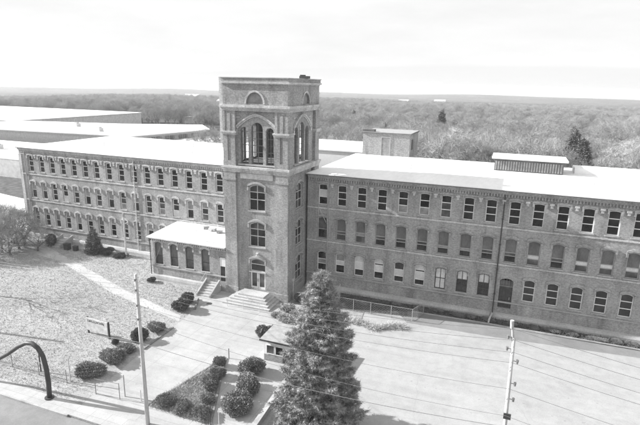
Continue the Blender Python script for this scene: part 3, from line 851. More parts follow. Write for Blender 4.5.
# triangular planting bed with a kerb
sheet('planting_bed', [(-2.6, -20.4), (1.5, -29.4), (-4.6, -29.2)], .02, 'lawn', .05)
k = MB()
k.prism([(-2.6, -20.2), (-2.42, -20.2), (1.75, -29.5), (1.55, -29.5)], -.05, .13)
k.prism([(-2.72, -20.3), (-2.62, -20.3), (-4.6, -29.3), (-4.75, -29.3)], -.05, .09)
tag(k.build('bed_kerb', M['brick_dark']), kind='structure')
k = MB(); k.prism([(-13.0, -9.5), (-12.85, -9.5), (-11.5, -12.2), (-11.7, -12.3)], -.05, .22); k.prism([(-11.2, -17.0), (-11.05, -17.0), (-10.9, -22), (-11.1, -22)], -.05, .15)
tag(k.build('court_kerb', M['brick_dark']), kind='structure')

def pole(x, y, H, r, label, lean=(0, 0), fitted=True):
    o = empty('utility_pole', (x, y, 0), 0, label, 'utility pole', 'utility poles along the street')
    m = MB(); m.tube([(0, 0, -.3), (lean[0]*.5, lean[1]*.5, H*.5), (lean[0], lean[1], H)], [r, r*.85, r*.68], 10); m.build('pole', M['wood_pole'], o, smooth=True)
    return o

# ------------------------------------------------------------------ vegetation generators
def rand_unit(r):
    z = r.uniform(-1, 1); t = r.uniform(0, 2*PI); s = math.sqrt(1-z*z)
    return Vector((s*math.cos(t), s*math.sin(t), z))

def ribbons(P0, D, Ln, Wd, g):
    """thin triangles: base centre P0, direction D, length, width"""
    n = len(P0)
    side = np.cross(D, g.normal(size=(n, 3))); side /= np.linalg.norm(side, axis=1)[:, None]+1e-9
    v = np.empty((n, 3, 3))
    v[:, 0] = P0-side*Wd[:, None]/2; v[:, 1] = P0+side*Wd[:, None]/2; v[:, 2] = P0+D*Ln[:, None]
    return v.reshape(-1, 3)

def bare_tree_meshes(seed, H, spread=.55, twigs=900, tw=.05, mat='twig', trunkmat='bark', trunkfrac=.28, rad=.02, tl=.08, dome=0):
    r = random.Random(seed); g = np.random.default_rng(seed)
    tb = MB(); tips = []
    def branch(p, d, L, rad_, lev):
        pts = [p.copy()]; dirs = []
        n = 3 if lev < 2 else 2
        for i in range(n):
            d = (d + rand_unit(r)*.18 + Vector((0, 0, .07))).normalized()
            p = p + d*(L/n); pts.append(p.copy()); dirs.append(d.copy())
        rr = [rad_*(1-.55*i/n) for i in range(n+1)]
        tb.tube(pts, rr, 6 if lev == 0 else (4 if lev == 1 else 3), caps=False)
        if lev >= 3:
            for i in range(n): tips.append((pts[i+1], dirs[i]))
            return
        cnt = (r.randint(4, 6), r.randint(5, 7), r.randint(4, 6))[lev]
        for c in range(cnt):
            t = (.75 + .25*c/cnt) if lev == 0 else .25+.75*(c+1)/cnt
            k = min(n-1, int(t*n)); base = pts[k].lerp(pts[k+1], t*n-k) if k < n else pts[-1]
            ax = rand_unit(r); sd = (dirs[k]).cross(ax)
            if sd.length < .1: continue
            sd.normalize()
            sp = spread*(1.0 if lev == 0 else 1.15)
            nd = (dirs[k]*(1-sp*.5) + sd*sp + Vector((0, 0, .12))).normalized()
            branch(base, nd, L*(1.15 if lev == 0 else .58)*r.uniform(.8, 1.1), rr[k]*(.6 if lev == 0 else .5), lev+1)
    branch(Vector((0, 0, -.2)), Vector((0, 0, 1)), H*trunkfrac, H*rad, 0)
    T0 = np.array([t[0][:] for t in tips]); D0 = np.array([t[1][:] for t in tips])
    idx = g.integers(0, len(T0), twigs)
    D = D0[idx]+g.normal(size=(twigs, 3))*.55+np.array([0, 0, .25]); D /= np.linalg.norm(D, axis=1)[:, None]
    P_ = T0[idx]-D0[idx]*g.uniform(0, .08*H, (twigs, 1))
    v = ribbons(P_, D, g.uniform(tl*.5, tl*1.1, twigs)*H, np.full(twigs, tw), g)
    hmax = v[:, 2].max(); s = H/hmax
    tv = np.array(tb.v)*s; v = v*s
    if dome:      # hold the limbs inside a rounded, slightly lumpy crown, then grow fine twigs out to its shell
        c = np.array([0, 0, .56*H]); R3 = np.array([dome*H, dome*H, .42*H])
        def pull(P):
            d = P-c; n = d/(np.linalg.norm(d, axis=1)[:, None]+1e-9)
            lump = 1+.13*np.sin(n[:, 0]*7+seed)*np.sin(n[:, 1]*6+seed*2)+.08*np.sin(n[:, 2]*9+n[:, 0]*5)
            q = np.sqrt(((d/R3)**2).sum(1))/lump
            return np.where((q > 1) & (P[:, 2] > .25*H), 1/q, 1.0)
        tv = c+(tv-c)*pull(tv)[:, None]
        n1 = twigs//7
        u = g.normal(size=(n1, 3)); u /= np.linalg.norm(u, axis=1)[:, None]
        u[:, 2] = np.where(u[:, 2] < -.5, -u[:, 2], u[:, 2])
        E_ = c+u*R3*(g.uniform(.12, 1, n1)**.38)[:, None]*1.03
        E_ = c+(E_-c)*pull(E_)[:, None]
        T1 = c+(T0*s-c)*pull(T0*s)[:, None]
        # nearest limb tip that lies closer to the stem
        dd = ((E_[:, None]-T1[None])**2).sum(2)+((((T1-c)/R3)**2).sum(1))[None]*.04*H
        S_ = T1[dd.argmin(1)]+g.normal(size=(n1, 3))*.12
        D1 = E_-S_; L1 = np.linalg.norm(D1, axis=1)+1e-6; D1 /= L1[:, None]
        a1 = ribbons(S_, D1, L1, np.full(n1, tw*1.5), g)
        ii = np.repeat(np.arange(n1), 6); f = g.uniform(.35, 1, len(ii))
        B2 = S_[ii]+D1[ii]*(L1[ii]*f)[:, None]
        D2 = D1[ii]*.8+u[ii]*.35+g.normal(size=(len(ii), 3))*.5; D2 /= np.linalg.norm(D2, axis=1)[:, None]
        a2 = ribbons(B2, D2, g.uniform(tl*.4, tl, len(ii))*H, np.full(len(ii), tw), g)
        v = np.concatenate([a1, a2]); twigs = len(v)//3
    tb.v = [tuple(p) for p in tv]
    return tb.mesh('trunk', M[trunkmat]), np_mesh('crown', v, twigs, 3, M[mat])

def place_pair(name, meshes, loc, rz, sc, label, cat, group=None):
    o = empty(name, loc, rz, label, cat, group); o.scale = (sc, sc, sc)
    link('trunk', meshes[0], o); link('crown', meshes[1], o)
    return o

def conifer_mesh(seed, H, R_, n, bl, bw, mat, base=.08, power=.9, clump=.35, droop=-.15):
    """layered crown of needle clumps; returns trunk mesh, crown mesh"""
    g = np.random.default_rng(seed)
    nb = n//14
    # limbs in whorls
    h = base + (1-base)*(1-np.sqrt(g.uniform(0, 1, nb)))*.98
    wh = np.round(h*H/ (H*.045))*(.045); h = np.clip(wh+g.normal(size=nb)*.008, base, .985)
    rmax = R_*np.power(1-h, power)*(1+.16*np.sin(g.uniform(0, 6.28, nb)*3))+.05*R_
    ang = g.uniform(0, 2*PI, nb)
    fr = np.sqrt(g.uniform(.12, 1, nb))
    rr = rmax*fr
    C = np.stack([np.cos(ang)*rr, np.sin(ang)*rr, h*H + droop*rr + .12*rr*fr], 1)
    idx = np.repeat(np.arange(nb), 14)
    off = g.normal(size=(len(idx), 3))*clump*np.array([1, 1, .55])
    out = np.stack([np.cos(ang), np.sin(ang), np.full(nb, .35)], 1)[idx]
    D = out*.9+g.normal(size=(len(idx), 3))*.7; D /= np.linalg.norm(D, axis=1)[:, None]
    v = ribbons(C[idx]+off*.6, D, g.uniform(.6, 1.2, len(idx))*bl, np.full(len(idx), bw), g)
    v[:, 2] = np.maximum(v[:, 2], .05)
    tb = MB(); tb.tube([(0, 0, -.2), (0, 0, H*.5), (0, 0, H*.97)], [H*.018, H*.011, .02], 8)
    r = random.Random(seed)
    for k in range(min(90, int(H*7))):
        z = H*(base+.9*(k/(H*7))); a = r.uniform(0, 2*PI); L = R_*(1-z/H)**power*.85
        tb.tube([(0, 0, z), (math.cos(a)*L*.5, math.sin(a)*L*.5, z+droop*L*.4), (math.cos(a)*L, math.sin(a)*L, z+droop*L+.1*L)], [.045, .03, .012], 4, caps=False)
    return tb.mesh('trunk', M['bark']), np_mesh('crown', v, len(idx), 3, M[mat])

def shrub_meshes(seed, R_, H, n, leaf, mat='shrub', lumps=5):
    g = np.random.default_rng(seed)
    C = np.stack([g.uniform(-.45, .45, lumps)*R_, g.uniform(-.45, .45, lumps)*R_, g.uniform(.4, .62, lumps)*H], 1)
    rr = g.uniform(.5, .68, lumps)
    idx = g.integers(0, lumps, n)
    D = g.normal(size=(n, 3)); D /= np.linalg.norm(D, axis=1)[:, None]
    rad_ = (g.uniform(.35, 1, n)**.4)*rr[idx]*(1+.12*np.sin(D[:, 0]*9+D[:, 1]*7+D[:, 2]*8))
    P_ = C[idx]+D*rad_[:, None]*np.array([R_, R_, H*.72])
    P_[:, 2] = np.maximum(P_[:, 2], .04)
    DD = D+g.normal(size=(n, 3))*.6; DD /= np.linalg.norm(DD, axis=1)[:, None]
    side = np.cross(DD, g.normal(size=(n, 3))); side /= np.linalg.norm(side, axis=1)[:, None]
    L = g.uniform(.6, 1.3, n)*leaf; W = L*.45
    v = np.empty((n, 4, 3))
    v[:, 0] = P_-side*W[:, None]*.5; v[:, 1] = P_+DD*L[:, None]*.5-side*W[:, None]; v[:, 2] = P_+DD*L[:, None]; v[:, 3] = P_+DD*L[:, None]*.5+side*W[:, None]
    tb = MB(); r = random.Random(seed)
    for k in range(9):
        a = r.uniform(0, 2*PI); q = r.uniform(.2, .6)
        tb.tube([(0, 0, -.05), (math.cos(a)*R_*q*.5, math.sin(a)*R_*q*.5, H*.3), (math.cos(a)*R_*q, math.sin(a)*R_*q, H*.65)], [.03, .022, .012], 4, caps=False)
    return tb.mesh('stem', M['bark']), np_mesh('foliage', v.reshape(-1, 3), n, 4, M[mat])

def shrub(ms, x, y, sx, sy, sz, rz, label, cat='shrub', group=None, name='shrub'):
    o = empty(name, (x, y, 0.0), rz, label, cat, group); o.scale = (sx, sy, sz)
    link('stem', ms[0], o); link('foliage', ms[1], o)
    return o

def spruce_meshes(seed, H, R0):
    r = random.Random(seed); g = np.random.default_rng(seed)
    tb = MB(); tb.tube([(0, 0, -.2), (0, 0, H*.5), (0, 0, H*.99)], [.24, .14, .02], 8)
    C = []; OUT = []; RR = []
    z = .5; k = 0
    while z < H-.25:
        fz = z/H; Rz = R0*(1-fz)**.52*(.9+.18*r.random())*(1 if fz < .9 else .75)+.05
        nb = 11 if fz < .6 else (9 if fz < .85 else 6)
        a0 = r.uniform(0, 6.28)
        for b in range(nb):
            a = a0+2*PI*b/nb+r.uniform(-.2, .2); L = Rz*r.uniform(.74, 1.12)
            dx, dy = math.cos(a), math.sin(a); zz = z+r.uniform(-.15, .15)
            def at(t): return Vector((dx*L*t, dy*L*t, zz-.30*L*t+.24*L*t*t*t+.05))
            if k < 200: tb.tube([at(0), at(.5), at(.95)], [.04, .028, .012], 4, caps=False)
            k += 1
            n = max(3, int(L/.2))
            for q in range(n):
                t = .22+.78*(q+.5)/n; p = at(t); w = .40*L*(1.05-t)+.08
                for sd in ((0,) if t > .93 else (-1, -.45, .45, 1)):
                    o = sd*w*r.uniform(.7, 1.1)
                    C.append((p.x-dy*o, p.y+dx*o, p.z-abs(o)*.18+r.uniform(-.06, .08))); OUT.append((dx-dy*sd*.8, dy+dx*sd*.8, .25)); RR.append(.15+.07*r.random())
        z += .46-.2*fz
    for q in range(8): C.append((r.gauss(0, .06), r.gauss(0, .06), H-.1-q*.14)); OUT.append((0, 0, 1)); RR.append(.12)
    C = np.array(C); OUT = np.array(OUT); OUT /= np.linalg.norm(OUT, axis=1)[:, None]; RR = np.array(RR)
    per = 20; idx = np.repeat(np.arange(len(C)), per); m = len(idx)
    D = g.normal(size=(m, 3))*.75+OUT[idx]*.9; D /= np.linalg.norm(D, axis=1)[:, None]
    v = ribbons(C[idx]+g.normal(size=(m, 3))*RR[idx][:, None]*.35, D, RR[idx]*g.uniform(1.0, 2.0, m), np.full(m, .032), g)
    v[:, 2] = np.maximum(v[:, 2], .05)
    a = (1+5**.5)/2
    iv = np.array([(-1,a,0),(1,a,0),(-1,-a,0),(1,-a,0),(0,-1,a),(0,1,a),(0,-1,-a),(0,1,-a),(a,0,-1),(a,0,1),(-a,0,-1),(-a,0,1)])/math.sqrt(1+a*a)
    ifc = np.array([(0,11,5),(0,5,1),(0,1,7),(0,7,10),(0,10,11),(1,5,9),(5,11,4),(11,10,2),(10,7,6),(7,1,8),(3,9,4),(3,4,2),(3,2,6),(3,6,8),(3,8,9),(4,9,5),(2,4,11),(6,2,10),(8,6,7),(9,8,1)])
    K = len(C); cv = iv[None]*(1+g.normal(size=(K, 12, 1))*.28)*RR[:, None, None]*np.array([1, 1, .55])*.6+C[:, None]
    core = cv[:, ifc].reshape(-1, 3)
    core[:, 2] = np.maximum(core[:, 2], .03)
    v = np.concatenate([core, v]); m = len(v)//3
    return tb.mesh('trunk', M['bark']), np_mesh('crown', v, m, 3, M['spruce'])

# big spruce in the foreground
ms = spruce_meshes(11, 13.3, 3.75)
o = empty('spruce_tree', (9.7, -26.7, 0), .4, 'big blue spruce beside the guard booth, the nearest and largest tree', 'tree')
link('trunk', ms[0], o); link('crown', ms[1], o)

# round clipped shrubs
SH = [shrub_meshes(21+k, 1.0, 1.0, 15000, .075) for k in range(3)]
SHd = [shrub_meshes(31+k, 1.0, 1.0, 11000, .08, 'foliage') for k in range(2)]
g1 = 'round shrubs lining the forecourt'
for (x, y, s, h, k, lb) in (
    (1.3, -21.6, 1.2, 1.5, 0, 'farthest of three big round shrubs in a row beside the low wall'),
    (2.0, -24.1, 1.35, 1.45, 1, 'middle of three big round shrubs in a row beside the low wall'),
    (2.6, -26.9, 1.5, 1.4, 2, 'nearest of three big round shrubs in a row beside the low wall'),
    (-.3, -15.2, 1.25, 1.6, 0, 'dark round shrub behind the guard booth'),
    (-13.5, -10.9, 1.0, 1.25, 1, 'rear one of a pair of dark shrubs where the footpath meets the steps'),
    (-13.1, -12.9, 1.15, 1.45, 2, 'front one of a pair of dark shrubs where the footpath meets the steps'),
    (-12.4, -18.4, 1.05, .9, 0, 'low shrub at the far end of the hedge row left of the forecourt'),
    (-12.3, -20.6, 1.0, 1.45, 1, 'dark tall shrub behind the utility pole, left of the forecourt'),
    (-12.4, -22.9, 1.0, .7, 2, 'low spreading shrub in the middle of the row left of the forecourt'),
    (-12.1, -25.0, 1.3, 1.15, 0, 'broad shrub in the row left of the forecourt, second from the street'),
    (-12.3, -27.4, 1.35, 1.1, 1, 'broad shrub nearest the street left of the forecourt'),
    (-14.4, -22.3, .5, .6, 1, 'small dark ball of a shrub on the lawn near the sign'),
    (-2.25, -21.7, .7, 1.0, 2, 'shrub at the far tip of the triangular bed'),
    (-1.6, -23.3, .72, .9, 0, 'second shrub from the far tip of the triangular bed'),
    (-1.15, -25.0, .95, 1.05, 1, 'wide shrub against the kerb in the middle of the triangular bed'),
    (-.3, -26.8, .7, .7, 2, 'small low shrub against the kerb near the street end of the triangular bed'),
    (-3.3, -28.5, .9, .85, 2, 'shrub at the street end of the triangular bed beside the utility pole'),
    (-1.5, -28.7, .85, .75, 1, 'middle one of three shrubs along the street end of the triangular bed'),
    (.4, -28.7, .8, .8, 0, 'shrub at the street end of the triangular bed on its right')):
    ms = SHd[k % 2] if ('dark' in lb) else SH[k]
    shrub(ms, x, y, s, s*.95, h, k*1.3+x, lb, group=g1)
# pale shrubs at the tower foot and along the wall
PS = [shrub_meshes(41+k, 1.0, 1.0, 2600, .12, 'twig_pale_lit', 4) for k in range(2)]
for i, (x, y, s, h) in enumerate(((-1.5, -8.2, 1.0, .8), (.2, -9.0, .9, .6), (-.6, -10.6, 1.1, .6), (1.4, -10.2, .9, .7), (-2.0, -9.9, .7, .5))):
    shrub(PS[i % 2], x, y, s, s, h, i, 'pale dry low shrub at the foot of the tower beside the entrance steps', group='dry shrubs at the tower foot')
for i, (x, y, s, h, lb) in enumerate(((-.9, -5.2, .8, 1.2, 'dark shrub against the side wall of the tower by the white pipe'), (1.6, -3.2, 1.3, 1.4, 'dark shrub in the corner between tower and right wing'),
        (-21.9, -7.3, .6, .7, 'small dark shrub at the left corner of the annex'), (-46.6, -.9, 1.1, 2.0, 'dark shrub by the basement entrance at the left wing'), (-35.5, -.9, 1.2, .9, 'low dark shrub right of the small conifer at the left wing wall'), (-33, -1.2, 1.3, .6, 'flat dark shrub by the standpipe'))):
    shrub(SHd[i % 2], x, y, s, s, h, i, lb)
# planting in the dark strip along the right wing
for i in range(15):
    x = 6.5+i*2.15+rnd.uniform(-.5, .5); y = -1.35+rnd.uniform(-.15, .15)-(1.4 if i < 2 else 0)
    shrub(SH[i % 2], x, y, rnd.uniform(.6, 1.2), .5, rnd.uniform(.2, .5), 0, 'low dark plant in the soil strip below the right wing wall', 'plant', 'low plants along the right wing', name='low_plant')
# small conifer on the left
ms = conifer_mesh(5, 4.2, 1.3, 9000, .2, .07, 'foliage', base=.03, power=.6, clump=.16)
o = empty('conifer_tree', (-37.6, -1.3, 0), 0, 'small dark conifer against the wall of the left wing', 'tree'); link('trunk', ms[0], o); link('crown', ms[1], o)

# leafless thicket and bare trees at the left edge
TH = [bare_tree_meshes(61+k, 6.6, .85, 5600, .017, ('twig_dark', 'twig_pale_lit', 'twig')[k], ('bark', 'stone', 'bark')[k], .14, .014, .07, (.5, .46, .55)[k]) for k in range(3)]
TL = ['tallest leafless bush against the left wing wall', 'leafless bush second along the left wing wall', 'leafless bush in front of the ground-floor windows of the left wing',
      'leafless bush nearest the side path at the left edge', 'leafless bush cut by the left edge of the picture', 'smallest leafless bush beside the basement entrance', 'thin leafless bush at the right front of the thicket',
      'leafless bush in the middle of the thicket, behind the side path', 'low leafless bush at the front left of the thicket', 'leafless bush between the thicket centre and the wall', 'leafless bush at the back left of the thicket by the wing corner']
for i, (x, y, s_) in enumerate(((-56.5, -4.6, 1.15), (-53.0, -3.8, 1.05), (-49.4, -4.4, 1.0), (-51.5, -9.5, .95), (-56, -10, 1.1), (-46.4, -4.2, .66), (-47.6, -7.4, .8), (-50.6, -6.8, 1.0), (-53.6, -8.2, .9), (-51.3, -2.6, .9), (-55, -2.2, 1.0))):
    place_pair('leafless_bush', TH[i % 3], (x, y, -.9*s_), i*1.1, s_*1.2, TL[i], 'bush', 'leafless thicket at the left')
BT = bare_tree_meshes(77, 8.5, .85, 1500, .028, 'twig_dark', 'bark', .28, .014, .08, .5)
place_pair('bare_tree', BT, (-37.4, -18.6, 0), 2.0, 1.0, 'leafless lawn tree at the left edge with branches reaching into view', 'tree')
BT2 = bare_tree_meshes(78, 11, .8, 900, .04, 'twig_dark', 'bark', .3, .02)
place_pair('bare_tree', BT2, (-46, -28.4, 0), 0.7, 1.0, 'leafless street tree just left of the picture casting branch shadows on the lawn', 'tree')
PB = pole(-44, -27.6, 12.0, .22, 'utility pole just left of the picture whose long shadow crosses the lawn')

# dry stems along the cage (nobody could count them)
g = np.random.default_rng(5)
def scatter_stems(n, fn, L, W, up, mat, name, label, cat=None):
    P_ = np.array([fn() for _ in range(n)])
    D = g.normal(size=(n, 3)); D[:, 2] = np.abs(D[:, 2])*up+.05; D /= np.linalg.norm(D, axis=1)[:, None]
    v = ribbons(P_, D, g.uniform(.5, 1.3, n)*L, np.full(n, W), g)
    o = link(name, np_mesh(name, v, n, 3, M[mat])); tag(o, label, cat, kind='stuff'); return o
def f1():
    t = rnd.random(); x = 1.5+11*t; y = -7.9+rnd.gauss(0, .28)+1.9*max(0, t-.55)+(-1.0*math.exp(-((t-.72)/.1)**2)); return (x, y, rnd.uniform(0, .3))
scatter_stems(2600, f1, .7, .05, .5, 'twig_pale', 'dry_stems', 'tangle of pale dry stems along the edge of the lot beside the fenced corner', 'dry stems')
def f2():
    return (rnd.uniform(-62, -11.6), rnd.uniform(-31, 0), 0)
def f2b():
    while True:
        x, y = rnd.uniform(-62, -11.6), rnd.uniform(-31, .2)
        if x > -23 and y > -6.5: continue
        if x > -14 and y > -10: continue
        if -49 < x < -11.4:      # keep the trodden footpath clear
            yc = np.interp(x, (-49, -36, -23.5, -11.4), (-2.2, -6.6, -11.5, -15.0))
            if abs(y-yc) < .65+.2*math.sin(x*2.3) and rnd.random() < .8: continue
        return (x, y, -.01)
scatter_stems(52000, f2b, .2, .05, .8, 'grass', 'grass', 'short dry winter grass and litter covering the lawn', 'grass')
def f3():
    t = rnd.random(); x = 3+43*t; return (x, rnd.uniform(-2.05, -.55) if x > 12 else rnd.uniform(-4.2, -.6), .01)
scatter_stems(7000, f3, .35, .05, 1.0, 'foliage', 'ground_cover', 'dark weeds filling the strip below the right wing', 'weeds')
def f4():
    a = rnd.random(); b = rnd.random()
    if a+b > 1: a, b = 1-a, 1-b
    return (-2.6+a*4.1-b*2.0, -20.4-9*a-8.8*b, .02)
scatter_stems(9000, f4, .4, .04, .9, 'grass', 'grass', 'tufted dry grass inside the triangular bed', 'grass')

# ------------------------------------------------------------------ background trees
def in_view(x, y, m=1.12):
    dx, dy = x-CAM.x, y-CAM.y
    ya = .3599
    f = -math.sin(ya)*dx+math.cos(ya)*dy; s = math.cos(ya)*dx+math.sin(ya)*dy
    return f > 10 and abs(s) < f*.6384*m
def blocked(x, y):   # sheds and yards on the left
    if x < -2 and y < 45+0*x and x > -60: return True
    if x < -55 and y < 118+min(75, (-x-55)*.9): return True
    if -75 < x < -55 and y < 120: return True
    return False
VAR = [bare_tree_meshes(101+k, 15, (.55, .66, .72, .6, .68)[k], 13300, .024, 'twig', 'bark', (.25, .18, .28, .22, .2)[k], .013, .055, (.33, .37, .4, .34, .38)[k]) for k in range(5)]
VARN = [bare_tree_meshes(131+k, 15, .66, 14000, .024, 'twig_pale_lit', 'bark', (.2, .25, .17)[k], .014, .055, (.38, .34, .41)[k]) for k in range(3)]
VARC = [conifer_mesh(201+k, 15, 3.0, 26000, .55, .17, 'foliage', base=.06, power=.8, clump=.42) for k in range(2)]
tr = random.Random(12)
pts = []
tries = 0
while len(pts) < 190 and tries < 40000:
    tries += 1
    r = tr.uniform(85, 235); t = tr.uniform(0, PI)
    x, y = CAM.x+r*math.cos(t), CAM.y+r*math.sin(t)
    if not in_view(x, y) or blocked(x, y) or y < 36: continue
    if 38 < x < 62 and y < 75 and tr.random() < .8: continue
    md = 8.0 if r < 150 else 7.0
    if any((x-a)**2+(y-b)**2 < md*md for a, b in pts): continue
    pts.append((x, y))
pts = [p for p in pts if p[1] > 62 or p[0] < -12]
near = []
for i, (px, y, sc) in enumerate(((333, 48, 1.0), (357, 56, 1.05), (392, 54, 1.0), (421, 52, 1.05), (451, 43, 1.2), (474, 49, 1.12), (508, 50, 1.1), (537, 46, 1.18), (559, 50, 1.0), (612, 66, .85), (630, 50, 1.1), (437, 66, 1.12), (492, 68, 1.1), (650, 56, 1.1), (405, 74, 1.15))):
    bx = (px-320)/501.33                      # bearing of each crown, walked out to its own distance
    a = .3599-math.atan(bx); t = (y-CAM.y)/math.cos(a)
    near.append((CAM.x-math.sin(a)*t, y)) 
    place_pair('bare_tree', VARN[i % 3], (near[-1][0], y, -.15), i*1.7, sc*1.08, 'broad leafless tree with a twiggy crown coloured as sunlit, standing just behind the mill roof', 'tree', 'broad leafless trees close behind the mill')
pts = [p for p in pts if all((p[0]-a)**2+(p[1]-b)**2 > 70 for a, b in near)]
PROTO = []
for i, (x, y) in enumerate(pts):
    r = math.hypot(x-CAM.x, y-CAM.y)
    o = place_pair('bare_tree', VAR[i % 5], (x, y, ground_z(x, y)), tr.uniform(0, 6.28), tr.uniform(.72, 1.08)*(.86 if r < 115 else 1), 'leafless grey tree in the wood beyond the mill roof', 'tree', 'leafless trees beyond the mill')
    PROTO.append(o)
EV = (36.0, 62)
for i, (x, y, s, lb) in enumerate(((EV[0], EV[1], 1.12, 'tall dark evergreen beyond the right part of the mill roof'), (EV[0]-.6, EV[1]+13, 1.2, 'second dark evergreen, just behind and left of the tall one'), (EV[0]-2.0, EV[1]-3, .7, 'shorter dark evergreen leaning against the tall one'),
        (-8.5, 172, 1.15, 'lone dark evergreen far in the middle of the wood'), (-21, 118, .95, 'dark evergreen rising just behind the penthouse'), (20, 105, .75, 'small dark evergreen among grey trees right of centre'), (63, 125, .8, 'dark evergreen near the house at the right edge'), (-70, 240, .9, 'dark evergreen in the wood right of the tower'))):
    o = place_pair('evergreen_tree', VARC[i % 2], (x, y, ground_z(x, y)), i, s, lb, 'tree')
# pale tree by the right edge
pt = bare_tree_meshes(303, 13, .6, 1100, .1, 'twig_pale', 'stone_light', .3, .02)
for i, (x, y) in enumerate(((50.5, 70), (53.5, 73))):
    place_pair('birch_tree', pt, (x, y, -.1), i*2, .95-.1*i, ['pale birch standing at the right edge beyond the roof', 'pale birch cut by the right edge beyond the roof'][i], 'tree')
# houses beyond
def house(x, y, z, w, d, h, rz, label, wallm='white'):
    o = empty('house', (x, y, z), rz, label, 'house')
    m = MB(); m.box(-w/2, w/2, -d/2, d/2, 0, h); m.build('wall', M[wallm], o)
    m = MB(); m.xprism([(-d/2-.4, h), (0, h+d*.32), (d/2+.4, h)], -w/2-.4, w/2+.4); ro = m.build('roof', M['roof_patch'], o)
    m = MB(); m.box(w*.2, w*.2+.8, -.4, .4, h+d*.2, h+d*.32+1); m.build('chimney', M['brick'], ro)
    for k in range(3):
        x0 = -w/2+w*(k+.5)/3
        m = MB(); m.box(x0-.5, x0+.5, -d/2-.05, -d/2-.003, 1.2, 2.7); m.build('window', M['glass'], o)
house(47.5, 77, -.15, 12, 8, 5.0, -.15, 'white house with a pale gable roof beyond the right end of the mill')
for i, (px_, r, w, h) in enumerate(((-.86, 1000, 26, 12), (-.83, 1010, 14, 18), (-1.22, 620, 22, 6), (-1.16, 900, 30, 7), (-.45, 1250, 26, 7), (-.30, 1450, 30, 7), (-1.35, 1300, 40, 8))):
    # bearing measured from +y towards -x
    a = px_*.45
    x = CAM.x+math.sin(a)*r; y = CAM.y+math.cos(a)*r
    house(x, y, ground_z(x, y), w, 14, h+4, rnd.uniform(-.4, .4), ['far pale institutional building on the wooded plain right of the tower', 'taller far pale block beside the institutional building', 'far pale shed roof in the wood left of the tower',
        'long far pale building higher up the wood left of the tower', 'far pale building in the wood above the monitor', 'farthest pale building towards the right of the horizon', 'far pale roof near the left of the horizon'][i])

# nearer wood, too many trees to count: one object made of twig blades
g = np.random.default_rng(99)
def wood(r0, r1, spacing, name, label, smin, smax):
    """a point per tree; geometry nodes stand a copy of one of the five real trees on each"""
    area = .5*1.5*(r1*r1-r0*r0); n = int(area/spacing**2)
    rr = np.sqrt(g.uniform(r0*r0, r1*r1, n)); ya = .3599
    t = g.uniform(-.75, .75, n)+ya
    X = CAM.x-np.sin(t)*rr; Y = CAM.y+np.cos(t)*rr
    dens = np.sin(X*.021+1)*np.sin(Y*.017+X*.006)+.35*np.sin(X*.05)*np.sin(Y*.043)
    keep = np.array([not blocked(x, y) for x, y in zip(X, Y)]) & (g.uniform(-1.6, 1.1, n) < dens+.55)
    X, Y = X[keep], Y[keep]; n = len(X)
    Z = np.array([ground_z(x, y) for x, y in zip(X, Y)])
    me = bpy.data.meshes.new(name); me.vertices.add(n)
    me.vertices.foreach_set('co', np.stack([X, Y, Z], 1).astype('f').ravel())
    big = .5+.5*np.sin(X*.013+2)*np.cos(Y*.011)
    for nm, arr in (('tree_scale', g.uniform(smin, smax, n)*(.8+.3*big)), ('tree_turn', g.uniform(0, 6.28, n)), ('tree_kind', g.integers(0, 5, n).astype('f'))):
        at = me.attributes.new(nm, 'FLOAT', 'POINT'); at.data.foreach_set('value', arr.astype('f'))
    o = tag(link(name, me), label, 'wood', kind='stuff')
    ng = bpy.data.node_groups.new(name, 'GeometryNodeTree')
    ng.interface.new_socket('Geometry', in_out='INPUT', socket_type='NodeSocketGeometry')
    ng.interface.new_socket('Geometry', in_out='OUTPUT', socket_type='NodeSocketGeometry')
    L = ng.links
    gi = ng.nodes.new('NodeGroupInput'); go = ng.nodes.new('NodeGroupOutput'); jn = ng.nodes.new('GeometryNodeJoinGeometry')
    def attr(nm):
        a = ng.nodes.new('GeometryNodeInputNamedAttribute'); a.data_type = 'FLOAT'; a.inputs['Name'].default_value = nm; return a.outputs['Attribute']
    sc_, tn_, kd_ = attr('tree_scale'), attr('tree_turn'), attr('tree_kind')
    cx_ = ng.nodes.new('ShaderNodeCombineXYZ'); L.new(tn_, cx_.inputs['Z'])
    for k in range(5):
        root = PROTO[k]
        tj = ng.nodes.new('GeometryNodeJoinGeometry')
        for ch in [c for c in bpy.data.objects if c.parent == root]:
            oi = ng.nodes.new('GeometryNodeObjectInfo'); oi.transform_space = 'ORIGINAL'; oi.inputs['Object'].default_value = ch
            L.new(oi.outputs['Geometry'], tj.inputs[0])
        cmp_ = ng.nodes.new('FunctionNodeCompare'); cmp_.data_type = 'FLOAT'; cmp_.operation = 'EQUAL'
        L.new(kd_, cmp_.inputs[0]); cmp_.inputs[1].default_value = float(k); cmp_.inputs['Epsilon'].default_value = .1
        ip = ng.nodes.new('GeometryNodeInstanceOnPoints')
        L.new(gi.outputs[0], ip.inputs['Points']); L.new(tj.outputs[0], ip.inputs['Instance']); L.new(cmp_.outputs[0], ip.inputs['Selection'])
        L.new(cx_.outputs[0], ip.inputs['Rotation']); L.new(sc_, ip.inputs['Scale'])
        L.new(ip.outputs[0], jn.inputs[0])
    L.new(jn.outputs[0], go.inputs[0])
    md = o.modifiers.new('trees', 'NODES'); md.node_group = ng
wood(225, 430, 7.0, 'near_wood', 'dense leafless wood just beyond the individual trees', .75, 1.1)
wood(425, 1050, 9.5, 'far_wood', 'leafless wood stretching across the plain', .75, 1.1)
